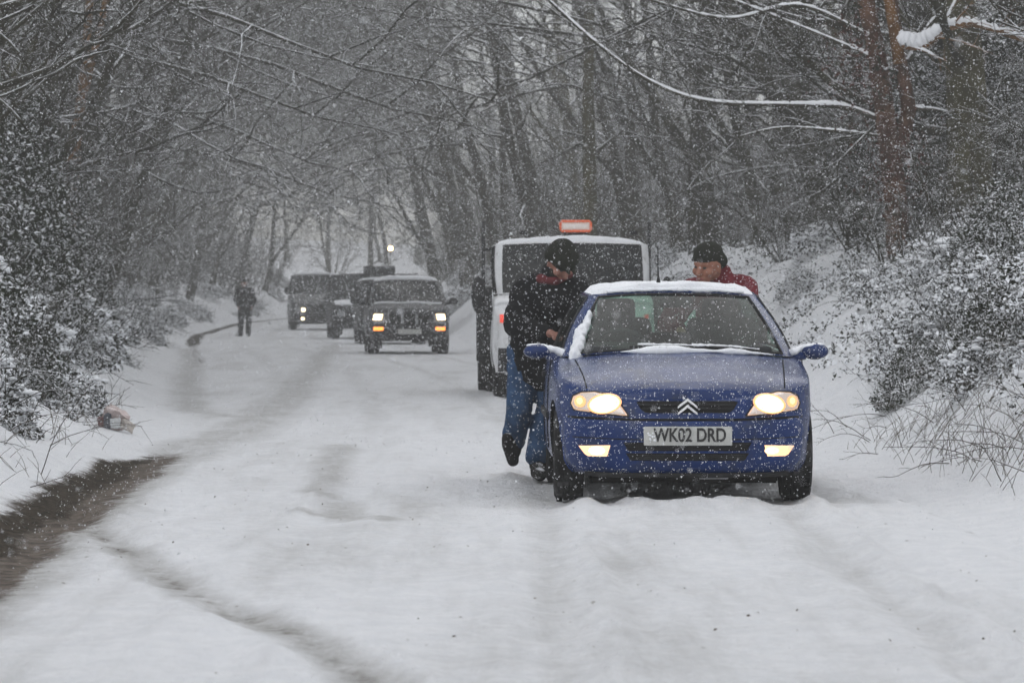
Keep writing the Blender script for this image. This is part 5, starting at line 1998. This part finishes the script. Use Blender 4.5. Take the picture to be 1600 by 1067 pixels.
def place_wood():
    rng = random.Random(21)
    taken = []

    def free(x, y, dmin):
        for (a, b) in taken:
            if (a - x) ** 2 + ((b - y) * 0.6) ** 2 < dmin * dmin:
                return False
        taken.append((x, y))
        return True
    cnt = {}

    def tree(x, y, v, side, s_, jit=0.7):
        rz = (PI if side > 0 else 0) + rng.uniform(-jit, jit)
        sd = 'right' if side > 0 else 'left'
        far = 'far off in the snowy mist' if y > 110 else ('beyond the pickup' if y > 86 else ('before the pickup' if y > 60 else 'near the front'))
        o = plant('bare_tree', ('trunk', 'crown'), TREES[v], x, y, rz, s_, None, 'tree', 'bare trees %s, %s of the lane' % (far, sd), 0.1)
        WOOD.append((o, x / y, y, sd, far, v, s_))
    # rows along both edges whose limbs close over the lane
    for side in (1, -1):
        y = 52.0 if side < 0 else 58.0
        while y < 192:
            off = rng.uniform(1.9, 3.4) if side < 0 or y > 90 else rng.uniform(3.3, 4.6)
            x = edgeR(y) + off if side > 0 else edgeL(y) - off
            taken.append((x, y))
            tree(x, y, rng.choice((5, 6, 6, 0)), side, rng.uniform(0.85, 1.15), 0.5)
            y += rng.uniform(4.4, 7.2)
    goal = {1: 62, -1: 58}
    tries = 0
    num = {1: 0, -1: 0}
    while (num[1] < goal[1] or num[-1] < goal[-1]) and tries < 30000:
        tries += 1
        y = rng.uniform(38, 205) if rng.random() < 0.55 else rng.uniform(38, 95)
        side = 1 if rng.random() < 0.5 else -1
        off = (2.7 if side < 0 or y > 90 else 3.5) + abs(rng.gauss(0, 1)) * (3.5 + y * 0.045)
        x = edgeR(y) + off if side > 0 else edgeL(y) - off
        if abs(x) > y * 0.1333 * 1.12 + 2.2 or num[side] >= goal[side] or not free(x, y, 1.0 + 0.005 * y):
            continue
        tree(x, y, rng.randrange(5), side, rng.uniform(0.75, 1.25))
        num[side] += 1
    for k in range(20):         # the wood behind the bend
        y = rng.uniform(205, 320)
        x = rng.uniform(-44, 6)
        if x > edgeL(y) - 2.2:
            continue
        tree(x, y, rng.randrange(7), 1 if x > -9 else -1, rng.uniform(0.9, 1.3), 3.0)
    goal = {1: 120, -1: 125}
    for k in range(30):          # low growth behind the bend and along the top of the right-hand bank
        if k < 16:
            y = rng.uniform(195, 290)
            x = float(edgeL(y)) - rng.uniform(1.2, 22)
            side, s_ = -1, rng.uniform(1.0, 1.6)
        else:
            y = rng.uniform(36, 62)
            x = float(edgeR(y)) + rng.uniform(2.3, 3.6)
            side, s_ = 1, rng.uniform(0.35, 0.6)
        sd = 'right' if side > 0 else 'left'
        o = plant('thicket', ('stems', 'twigs'), THICK[rng.randrange(4)], x, y, rng.uniform(0, 6.28), s_, 'twiggy snow dusted thicket behind the bend of the lane', 'shrub', 'thickets behind the bend' if k < 16 else 'thickets on the right bank before the pickup', 0.05)
        if k >= 16:
            single_out.append((o, x / y, 'small twiggy shrub atop right bank %s' % along(y)))
    tries = 0
    num = {1: 0, -1: 0}
    while (num[1] < goal[1] or num[-1] < goal[-1]) and tries < 30000:
        tries += 1
        y = rng.uniform(36, 200) if rng.random() < 0.6 else rng.uniform(100, 200)
        side = 1 if rng.random() < 0.5 else -1
        off = (2.3 if side < 0 or y > 90 else 3.7) + abs(rng.gauss(0, 1)) * (2.6 + y * 0.035)
        x = edgeR(y) + off if side > 0 else edgeL(y) - off
        if abs(x) > y * 0.1333 * 1.1 + 1.2 or num[side] >= goal[side] or not free(x, y, 0.55):
            continue
        v = rng.randrange(len(THICK))
        sd = 'right' if side > 0 else 'left'
        band = 'far off in the snowy mist' if y > 110 else ('beyond the pickup' if y > 84 else 'before the pickup')
        s_ = rng.uniform(0.7, 1.3)
        lab = 'twiggy snow dusted thicket on the %s bank, %s' % (sd, band)
        o = plant('thicket', ('stems', 'twigs'), THICK[v], x, y, rng.uniform(0, 6.28), s_, lab, 'shrub', 'thickets on the %s bank %s' % (sd, band), 0.05)
        if y < 110:
            size = 'low' if s_ < 0.88 else ('tall' if s_ > 1.1 else 'mid-sized')
            single_out.append((o, x / y, '%s twiggy thicket %s the %s bank %s' % (size, 'on' if off < 4 else 'well behind', sd, along(y))))
        num[side] += 1
    # labels: the nearer trees are told apart by build, size and order from the edge of the picture
    look = ['slender leaning bare tree', 'sturdy upright bare tree', 'thin strongly leaning bare tree', 'thick mossy upright tree', 'young mossy leaning tree', 'arching tree reaching over the lane', 'tall arching tree reaching over the lane']
    order = ['first', 'second', 'third', 'fourth', 'fifth', 'sixth', 'seventh', 'eighth', 'ninth', 'tenth', 'eleventh', 'twelfth']
    for sd in ('right', 'left'):
        for far in ('near the front', 'before the pickup', 'beyond the pickup'):
            for v in range(7):
                g = sorted([w for w in WOOD if w[3] == sd and w[4] == far and w[5] == v], key=lambda w: -abs(w[1]))
                for i, w in enumerate(g):
                    nth = order[i] if i < 12 else 'last'
                    w[0]['label'] = '%s %s, %s from the %s edge' % (look[v].replace(' over the lane', '') if v > 4 else look[v], far, nth, sd)
        for w in WOOD:
            if w[3] == sd and w[4] == 'far off in the snowy mist':
                w[0]['label'] = '%s far off in the mist, %s side' % (look[w[5]], sd)
                w[0]['group'] = '%s trees far off in the mist, %s' % (look[w[5]].split(' bare')[0], sd)


place_wood()


def place_bushes():
    rng = random.Random(4)
    # brambles on the right-hand bank, then on the left
    n = 0
    for (y0, y1, cnt, side, o0, o1) in ((26, 40, 20, 1, 1.25, 2.6), (40, 85, 9, 1, 1.8, 3.2), (19, 34, 20, -1, 1.0, 2.4), (34, 70, 30, -1, 0.9, 2.8), (70, 145, 40, -1, 0.8, 3.2), (85, 135, 16, 1, 0.9, 3.0), (145, 200, 22, -1, 0.8, 4.0)):
        for k in range(cnt):
            y = rng.uniform(y0, y1)
            off = rng.uniform(o0, o1)
            x = edgeR(y) + off if side > 0 else edgeL(y) - off
            if abs(x) > y * 0.1333 + 1.2:
                continue
            v = rng.randrange(len(BUSH))
            where = 'right' if side > 0 else 'left'
            s = rng.uniform(0.6, 1.1) * (1 if off > o0 + 0.4 else 0.7) * (0.8 if side > 0 else 1.0)
            size = 'small' if s < 0.62 else ('large' if s > 0.85 else 'mid-sized')
            lvl = 'foot' if off < 1.5 else ('middle' if off < 2.3 else 'top')
            o = plant('bramble_bush', ('foliage', 'stems', 'settled_snow'), BUSH[v], x, y, rng.uniform(0, 6.28), s, None, 'shrub', 'brambles on the %s bank' % where, 0.18)
            single_out.append((o, x / y, '%s snowy bramble at %s of %s bank %s' % (size, lvl, where, along(y))))
    ev = [(5.95, 50.5, 1, 1.0, 'tall dark evergreen just right of the reddish tree'), (3.95, 30.5, 2, 0.50, 'dark leafy bush at the foot of the right bank above the dry grass'), (3.45, 32.5, 2, 0.36, 'smaller dark bush at the foot of the right bank beside the car mirror'), (4.75, 36.5, 2, 0.55, 'dark snow capped bush at the right edge on the bank'),
          (6.7, 49.0, 1, 1.0, 'tall dark evergreen behind the brambles at the right edge'),
          (7.6, 60.0, 0, 1.1, 'dark evergreen among the trees right of the reddish tree'),
          (-4.6, 33.0, 2, 0.7, 'low dark ivy bush on the left bank near the pink litter'), (-6.0, 42.0, 0, 1.0, 'tall dark ivy mass at the left edge'), (-6.6, 47.0, 1, 0.95, 'dark ivy covered tree mass at upper left'),
          (-7.4, 58.0, 0, 1.15, 'dark evergreen standing over the left bank'), (-8.6, 68.0, 1, 0.9, 'hazy evergreen beyond the left bank bushes')]
    for (x, y, v, s, lab) in ev:
        plant('evergreen_bush', ('foliage', 'stems', 'settled_snow'), EVER[v], x, y, rng.uniform(0, 6.28), s, lab, 'shrub', 'dark evergreens beside the lane', 0.2)


place_bushes()


# each bramble and nearer thicket singled out: size, height on the bank, what it stands beside, and its order among the like
ORD = ['first', 'second', 'third', 'fourth', 'fifth', 'sixth', 'seventh', 'eighth', 'ninth', 'tenth', 'eleventh', 'twelfth', 'thirteenth', 'fourteenth', 'fifteenth']
by = {}
for it in single_out:
    by.setdefault(it[2], []).append(it)
for lab, g in by.items():
    g.sort(key=lambda q: q[1])
    for i, it in enumerate(g):
        it[0]['label'] = lab if len(g) == 1 else '%s, %s from left' % (lab, ORD[i])

# ------------------------------------------------------------------ the tall reddish tree on the right, its snowy limbs, and other single trees
def pxy(px, py, d):
    """a point seen at a pixel of the photograph, at a measured distance"""
    return Vector(((px - 800) * d / FPX, d, CAM_H + (467 - py) * d / FPX))


def snowy_limb(pts, rad, parent, rng, name='limb', bark='bark', subs=9, tw=7, snow=1.0, up=0.2):
    """a branch with side branches and a ridge of snow lying along it; pts world points, parent at the origin of the tree"""
    pts = [Vector(p) for p in catmull([tuple(p) for p in pts], 4 * len(pts))]
    n = len(pts)
    rr = [rad[0] + (rad[1] - rad[0]) * i / (n - 1) for i in range(n)]
    inv = parent.matrix_world.inverted()
    q = MB()
    q.tube(pts, rr, 7)
    side = []
    for j in range(subs):
        u = 0.1 + 0.9 * (j + rng.random()) / subs
        b, bd = at(pts, u)
        L = rng.uniform(0.5, 1.3)
        bp, br = limb(rng, b, bd * 0.9 + rand_dir(rng) * 0.8 + Vector((0, 0, up)), L, max(0.008, rad[1] * 0.55), 6, 0.2, 0.01, 0.3)
        q.tube(bp, br, 5, cap=False)
        side.append((bp, br))
        for i in range(tw):
            c_, cd = at(bp, 0.15 + 0.85 * (i + rng.random()) / tw)
            tp, tr = limb(rng, c_, cd * 0.8 + rand_dir(rng) * 0.8, L * rng.uniform(0.2, 0.5), 0.0055, 3, 0.25, 0.0, 0.5)
            q.tube(tp, tr, 3, cap=False)
    q.v = [tuple(inv @ Vector(v)) for v in q.v]
    o = q.build(name, bark, parent)
    if snow > 0:
        k = MB()
        for (bp, br, s) in [(pts, rr, snow)] + [(a, b, snow * 0.8) for a, b in side[::2]]:
            f = [Vector(p) for p in catmull([tuple(p) for p in bp], 5 * len(bp))]
            m = len(f)
            P2, R2 = [], []
            for i, p in enumerate(f):
                r0 = br[min(len(br) - 1, int(i / m * len(br)))]
                w = r0 * (0.80 + 0.55 * float(fbm(np.array([i * 0.16 + r0 * 900]), np.array([j * 3.0]), 2)[0]) + rng.uniform(-0.05, 0.05)) * s
                w = max(0.003, w * min(1, i / 3, (m - 1 - i) / 3))
                P2.append(p + Vector((0, 0, r0 * 0.55 + w * 0.35)))
                R2.append(w)
            k.tube(P2, R2, 7)
        k.v = [tuple(inv @ Vector(v)) for v in k.v]
        k.build('branch_snow', 'snow', o)
    return o


def red_tree():
    rng = random.Random(91)
    d = 46.0
    x0, y0 = 4.62, d
    z0 = gz(x0, y0) - 0.2
    root = empty('bare_tree', (x0, y0, z0))
    bpy.context.view_layer.update()
    tag(root, 'reddish barked tree with rusty dead leaves and snow lined limbs, right of the car', 'tree', 'bare trees near the front, right of the lane')
    inv = root.matrix_world.inverted()
    q = MB()
    tp = catmull([tuple(p) for p in (Vector((x0 + 0.02, y0, z0)), pxy(1404, 400, d), pxy(1398, 300, d), pxy(1385, 200, d), pxy(1372, 100, d), pxy(1352, 0, d), pxy(1335, -110, d), pxy(1330, -260, d))], 30)
    q.tube([tuple(inv @ Vector(p)) for p in tp], [0.16 - 0.0028 * i for i in range(30)], 12)
    q.tube([tuple(inv @ p) for p in (pxy(1396, 270, d), pxy(1420, 170, d), pxy(1405, 90, d), pxy(1392, 0, d), pxy(1380, -120, d))], [0.10, 0.09, 0.085, 0.08, 0.06], 10)
    q.build('trunk', 'bark_redbrown', root)
    q = MB()
    q.tube([tuple(inv @ p) for p in (pxy(1405, 100, d - 0.3), pxy(1398, 55, d - 0.3), pxy(1388, 0, d - 0.3), pxy(1380, -90, d - 0.3))], [0.075, 0.07, 0.065, 0.06], 10)
    q.build('leader', 'bark_rust', root)
    snowy_limb([pxy(1380, 190, d), pxy(1320, 168, d), pxy(1250, 165, d), pxy(1110, 160, d), pxy(1020, 130, d), pxy(940, 75, d), pxy(850, -5, d), pxy(780, -70, d)], (0.032, 0.014), root, rng, snow=1.15)
    snowy_limb([pxy(1400, 70, d - 0.3), pxy(1440, 72, d - 0.4), pxy(1480, 45, d - 0.5), pxy(1530, 40, d - 0.6), pxy(1600, 62, d - 0.7), pxy(1660, 60, d - 0.7)], (0.055, 0.03), root, rng, bark='bark_rust', snow=1.7)
    snowy_limb([pxy(1370, 95, d), pxy(1290, 60, d), pxy(1180, 15, d), pxy(1090, -20, d)], (0.035, 0.012), root, rng, snow=1.0)
    snowy_limb([pxy(1385, 215, d), pxy(1300, 205, d), pxy(1220, 200, d), pxy(1150, 215, d)], (0.028, 0.009), root, rng, snow=0.9)
    snowy_limb([pxy(1410, 170, d), pxy(1470, 175, d), pxy(1530, 200, d), pxy(1580, 205, d)], (0.035, 0.012), root, rng, snow=0.9)
    snowy_limb([pxy(1362, 60, d), pxy(1250, 10, d), pxy(1140, 30, d), pxy(1030, 5, d), pxy(930, -30, d)], (0.03, 0.010), root, rng, snow=1.0)
    snowy_limb([pxy(1400, 130, d), pxy(1460, 30, d), pxy(1540, -20, d)], (0.03, 0.012), root, rng, snow=1.0)
    # dead leaves that hang on round the trunk
    r = np.random.default_rng(8)
    n = 1500
    c = np.array([[1395, 270], [1390, 290], [1340, 60], [1370, 120], [1400, 250], [1330, 110], [1420, 230], [1375, 200]])[r.integers(0, 8, n)]
    px = c[:, 0] + r.normal(0, 26, n)
    py = c[:, 1] + r.normal(0, 30, n)
    yy = d + r.normal(-0.2, 0.35, n)
    P = np.stack([(px - 800) * yy / FPX, yy, CAM_H + (467 - py) * yy / FPX], 1) - np.array([x0, y0, z0])
    Vv, F = leaves_np(P, np.tile([0, -0.4, 0.2], (n, 1)), 0.022, r)
    np_mesh('dead_leaves', Vv, F, 'leaf_rust', root, False)
    # ivy climbing the trunk
    n = 1000
    u = r.random(n) ** 0.8
    ti = np.clip((u * 22).astype(int), 0, 28)
    c3 = tp[ti] + (tp[ti + 1] - tp[ti]) * r.random((n, 1))
    an = r.uniform(0, 2 * PI, n)
    rr = 0.13 + np.abs(r.normal(0, 0.07, n))
    D = np.stack([np.cos(an), np.sin(an), np.zeros(n)], 1)
    P = c3 + D * rr[:, None] - np.array([x0, y0, z0])
    k = fbm(c3[:, 2] * 1.3, an * 0.8, 2) > -0.08
    Vv, F = leaves_np(P[k], D[k] + [0, 0, 0.2], 0.026, r)
    np_mesh('ivy', Vv, F, 'leaf_dark', root, False)
    return root


mat('bark_redbrown', (0.095, 0.047, 0.027), 0.95, var=0.6, vscale=4, bump=0.9, bscale=16, snow=(0.45, 0.9), snow_scale=6, spec=0.2, dirt=(0.4, (0.03, 0.028, 0.02)))
red_tree()


def straight_tree(px, d, w, bark, label, top=-60, lean=0.0, name='bare_tree'):
    """a single standing trunk with short snowy side branches"""
    rng = random.Random(int(px))
    x, y = (px - 800) * d / FPX, d
    z = gz(x, y) - 0.2
    root = empty(name, (x, y, z))
    bpy.context.view_layer.update()
    tag(root, label, 'tree', 'single trunks standing in the wood')
    H = CAM_H + (467 - top) * d / FPX - z
    pts, rad = limb(rng, (0, 0, 0), (lean, 0.02, 1), H, w, 10, 0.04, 0.02, 0.55)
    q = MB()
    q.tube(pts, rad, 10)
    q.build('trunk', bark, root)
    C = MB()
    for k in range(12):
        p, dd = at(pts, rng.uniform(0.15, 0.98))
        lp, lr = limb(rng, p, rand_dir(rng) + Vector((0, 0, 0.35)), rng.uniform(0.8, 2.4), w * 0.28, 6, 0.2, 0.02, 0.25)
        C.tube(lp, lr, 5, cap=False)
        for i in range(12):
            c_, cd = at(lp, 0.15 + 0.85 * rng.random())
            tp, tr = limb(rng, c_, cd + rand_dir(rng), rng.uniform(0.25, 0.8), 0.0075, 4, 0.25, 0.0, 0.5)
            C.tube(tp, tr, 3, cap=False)
    C.build('crown', 'twig', root)
    return root


straight_tree(922, 78.0, 0.17, 'bark_mossy', 'straight mossy trunk rising behind the recovery truck beacon', lean=0.0)
straight_tree(1270, 62.0, 0.15, 'bark', 'dark trunk standing in the wood left of the reddish tree')
straight_tree(1085, 72.0, 0.12, 'bark', 'slim trunk standing behind the person in red', lean=-0.03)
straight_tree(1330, 52.0, 0.10, 'bark', 'slim dark trunk just left of the reddish tree', lean=0.06)
straight_tree(1500, 56.0, 0.14, 'bark', 'dark trunk between the reddish tree and the right edge', lean=0.05)
straight_tree(860, 88.0, 0.14, 'bark', 'leaning dark trunk above the recovery truck cab', lean=-0.22)
straight_tree(100, 62.0, 0.11, 'bark_rust', 'brown leaning trunk among the ivy at upper left', lean=0.10)
straight_tree(150, 72.0, 0.12, 'bark', 'dark leaning trunk right of the brown one at upper left', lean=0.32)
straight_tree(60, 60.0, 0.09, 'bark_rust', 'thin brown stem at the left edge', lean=0.16)


# ------------------------------------------------------------------ ground cover
def undergrowth(side, n, seed):
    r = np.random.default_rng(seed)
    y = 20 + (100 - 20) * r.random(n) ** 1.3
    off = 0.95 + 2.6 * r.random(n) ** 0.8
    x = edgeR(y) + off if side > 0 else edgeL(y) - off
    patch = fbm(x * 1.1 + 40, y * 0.8, 3)
    k = (patch + 0.55 * r.random(n) > (0.04 if side > 0 else 0.16)) & (np.abs(x) < y * 0.1333 + 0.8)
    if side > 0:
        k &= (y > 25.5) & ((y < 50) | (r.random(n) < 0.30))
    x, y, off = x[k], y[k], off[k]
    z = ground_z(x, y) + 0.26 * r.random(len(x)) ** 1.6 * np.clip(off - 0.7, 0.15, 1)
    P = np.stack([x, y, z], 1)
    V, F = leaves_np(P, np.tile([-0.35 * side, -0.35, 0.6], (len(x), 1)), 0.026, r, jitter=0.8)
    o = np_mesh('undergrowth', V, F, 'leaf_bramble', None, False)
    tag(o, 'small dark ivy and bramble leaves poking through snow on the %s bank' % ('right' if side > 0 else 'left'), 'undergrowth', kind='stuff')


undergrowth(1, 74000, 1)
undergrowth(-1, 46000, 2)


def stalks():
    rng = random.Random(17)
    g = MB()
    for k in range(620):
        y = rng.uniform(16.5, 31)
        off = abs(rng.gauss(0.55, 0.30)) + 0.12 + 0.02 * (31 - y)
        x = float(edgeR(y)) + off
        if x > y * 0.1333 + 0.5:
            continue
        L = rng.uniform(0.12, 0.5)
        a = rng.uniform(-2.6, 0.6)
        pts, rad = limb(rng, (x, y, gz(x, y) - 0.02), (0.5 * math.cos(a), 0.4 * math.sin(a), 1.0), L, 0.0026, 5, 0.12, -0.16, 0.4)
        g.tube(pts, rad, 3, cap=False)
    for k in range(140):
        y = rng.uniform(20, 40)
        off = abs(rng.gauss(0.5, 0.25)) + 0.2
        x = float(edgeL(y)) - off
        L = rng.uniform(0.1, 0.35)
        pts, rad = limb(rng, (x, y, gz(x, y) - 0.02), (rng.uniform(-0.5, 0.7), rng.uniform(-0.5, 0.3), 1.0), L, 0.0026, 5, 0.15, -0.16, 0.4)
        g.tube(pts, rad, 3, cap=False)
    o = g.build('dry_grass', 'dry_grass', None)
    tag(o, 'thin dry grass stalks bent over the snowy verges', 'grass', kind='stuff')
    c = MB()
    for k in range(70):
        if k < 50:
            y = rng.uniform(22, 33)
            x = float(edgeR(y)) + rng.uniform(0.25, 1.5)
            dx = -1
        else:
            y = rng.uniform(22, 36)
            x = float(edgeL(y)) - rng.uniform(0.3, 1.3)
            dx = 1
        L = rng.uniform(0.2, 0.75)
        pts, rad = limb(rng, (x, y, gz(x, y)), (dx * rng.uniform(0.2, 1.0), rng.uniform(-0.8, 0.3), rng.uniform(0.25, 0.8)), L, 0.0036, 8, 0.14, -0.10, 0.4)
        pts = [Vector((p.x, p.y, max(p.z, gz(p.x, p.y) + 0.004))) for p in pts]
        c.tube(pts, rad, 4, cap=False)
        for i in range(3):
            q, qd = at(pts, rng.uniform(0.3, 1))
            tp, tr = limb(rng, q, qd + rand_dir(rng) * 0.8, rng.uniform(0.06, 0.2), 0.0022, 3, 0.2, -0.05, 0.5)
            c.tube(tp, tr, 3, cap=False)
    o = c.build('bramble_canes', 'cane', None)
    tag(o, 'bare bramble canes and fallen twigs arching out over the snowy verges', 'canes', kind='stuff')
    # leaf crumbs and twigs blown on to the carriageway
    r = np.random.default_rng(12)
    n = 420
    y = r.uniform(12.5, 34, n)
    x = edgeL(y) + (edgeR(y) - edgeL(y)) * r.random(n)
    k = fbm(x * 0.8 + 3, y * 0.35, 2) + 0.35 * r.random(n) > 0.12
    x, y = x[k], y[k]
    P = np.stack([x, y, ground_z(x, y) + 0.006], 1)
    V, F = leaves_np(P, np.tile([0, 0, 1.0], (len(x), 1)), 0.008, r, jitter=0.35)
    o = np_mesh('leaf_crumbs', V, F, 'crumb', None, False)
    tag(o, 'brown leaf crumbs scattered on the snowy carriageway', 'debris', kind='stuff')


mat('cane', (0.055, 0.042, 0.030), 0.9, var=0.4, snow=(0.8, 1.2), spec=0.2)
mat('crumb', (0.15, 0.125, 0.09), 0.9, var=0.5, spec=0.2)
stalks()


# ------------------------------------------------------------------ crumpled litter on the left verge
def litter():
    rng = random.Random(2)
    x, y = -3.50, 33.8
    root = empty('litter_bag', (x, y, gz(x, y)), R(-8))
    tag(root, 'crumpled pinkish carton with blue and white panels lying on the left verge', 'litter')

    def crumple(name, c, s, rot, m):
        bm = bmesh.new()
        bmesh.ops.create_cube(bm, size=1.0)
        bmesh.ops.subdivide_edges(bm, edges=bm.edges[:], cuts=3, use_grid_fill=True)
        for v in bm.verts:
            v.co = Vector((v.co.x * s[0], v.co.y * s[1], v.co.z * s[2])) + Vector([rng.uniform(-0.12, 0.12) * q for q in s])
        M = Euler(rot).to_matrix()
        for v in bm.verts:
            v.co = Vector(c) + M @ v.co
        me = bpy.data.meshes.new(name)
        bm.to_mesh(me)
        bm.free()
        me.materials.append(MATS[m])
        return link(name, me, root)
    crumple('carton', (-0.01, 0.05, 0.11), (0.19, 0.14, 0.15), (0.35, 0.3, 0.4), 'litter_pink')
    crumple('blue_panel', (-0.055, -0.045, 0.085), (0.055, 0.02, 0.12), (0.2, 0.1, 0.1), 'litter_blue')
    crumple('white_panel', (0.025, -0.065, 0.065), (0.085, 0.02, 0.085), (0.25, -0.05, 0.0), 'litter_white')
    crumple('flap', (0.125, -0.03, 0.04), (0.11, 0.07, 0.07), (0.2, 0.5, 0.3), 'litter_beige')
    crumple('red_wrapper', (-0.115, -0.02, 0.065), (0.05, 0.05, 0.10), (0.1, -0.2, 0.2), 'litter_red')


mat('litter_pink', (0.52, 0.43, 0.41), 0.7, var=0.25, vscale=18, snow=(0.8, 1.2))
mat('litter_blue', (0.09, 0.10, 0.12), 0.6, var=0.3, vscale=30)
mat('litter_white', (0.62, 0.64, 0.64), 0.6, var=0.1)
mat('litter_beige', (0.48, 0.44, 0.40), 0.7, var=0.2, vscale=18)
mat('litter_red', (0.16, 0.075, 0.075), 0.7, var=0.3, vscale=25)
litter()

# ------------------------------------------------------------------ snowy air
def haze():
    m = bpy.data.materials.new('snowy_air')
    m.use_nodes = True
    t = m.node_tree
    t.nodes.clear()
    out = t.nodes.new('ShaderNodeOutputMaterial')
    v = t.nodes.new('ShaderNodeVolumePrincipled')
    v.inputs['Color'].default_value = (0.62, 0.62, 0.61, 1)
    v.inputs['Density'].default_value = HAZE
    v.inputs['Anisotropy'].default_value = 0.0
    t.links.new(v.outputs[0], out.inputs['Volume'])
    try:
        m.volume_sampling = 'DISTANCE'
    except Exception:
        pass
    MATS['snowy_air'] = m
    q = MB()
    q.box((10, 175, 11), (420, 510, 26))
    o = q.build('haze', 'snowy_air', None, smooth=False)
    tag(o, 'pale snowy air that fades the far lane and wood', 'haze', kind='stuff')


HAZE = 0.0034
haze()

# ------------------------------------------------------------------ falling snow
def snowfall():
    rng = np.random.default_rng(77)
    out = []
    for (y0, y1, dens, r0) in ((2.0, 5.0, 36, 0.0017), (5.0, 16, 80, 0.0019), (16, 34, 150, 0.0023), (34, 60, 24, 0.0043), (60, 100, 6.5, 0.0075), (100, 150, 2.0, 0.013)):
        hx = 0.1333 * y1 * 1.12 + 0.6
        hz = 0.098 * y1 + 0.5
        n = int(dens * (y1 - y0) * 2 * hx * 2 * hz)
        y = rng.uniform(y0, y1, n)
        x = rng.uniform(-1, 1, n) * hx
        z = CAM_H + rng.uniform(-1, 1, n) * hz
        k = (np.abs(x) < 0.1333 * y * 1.12 + 0.6) & (np.abs(z - CAM_H) < 0.098 * y + 0.5)
        x, y, z = x[k], y[k], z[k]
        k = z > ground_z(x, y) + 0.02
        P = np.stack([x[k], y[k], z[k]], 1)
        out.append((P, r0 * np.exp(rng.normal(0, 0.34, len(P)))))
    P = np.concatenate([a for a, b in out])
    r = np.concatenate([b for a, b in out])
    n = len(P)
    # each flake an irregular little octahedron, drawn out a little along its fall
    d = rng.normal(0, 1, (n, 3))
    d /= np.linalg.norm(d, axis=1)[:, None]
    a = np.cross(d, rng.normal(0, 1, (n, 3)))
    a /= np.linalg.norm(a, axis=1)[:, None]
    b = np.cross(d, a)
    k = rng.uniform(0.6, 1.4, (n, 6, 1))
    dirs = np.stack([d, -0.33 * d + 0.94 * a, -0.33 * d - 0.47 * a + 0.82 * b, -0.33 * d - 0.47 * a - 0.82 * b], 1) * k[:, :4] * r[:, None, None] * 1.25
    V = (P[:, None, :] + dirs).reshape(-1, 3)
    i = np.arange(n)[:, None] * 4
    tri = np.array([[0, 1, 2], [0, 2, 3], [0, 3, 1], [1, 3, 2]])
    F = (i[:, :, None] + tri[None]).reshape(-1, 3)
    o = np_mesh('falling_snow', V, F, 'flake', None, True)
    tag(o, 'white snowflakes drifting down through the air', 'snow', kind='stuff')
    print('flakes', n)


snowfall()
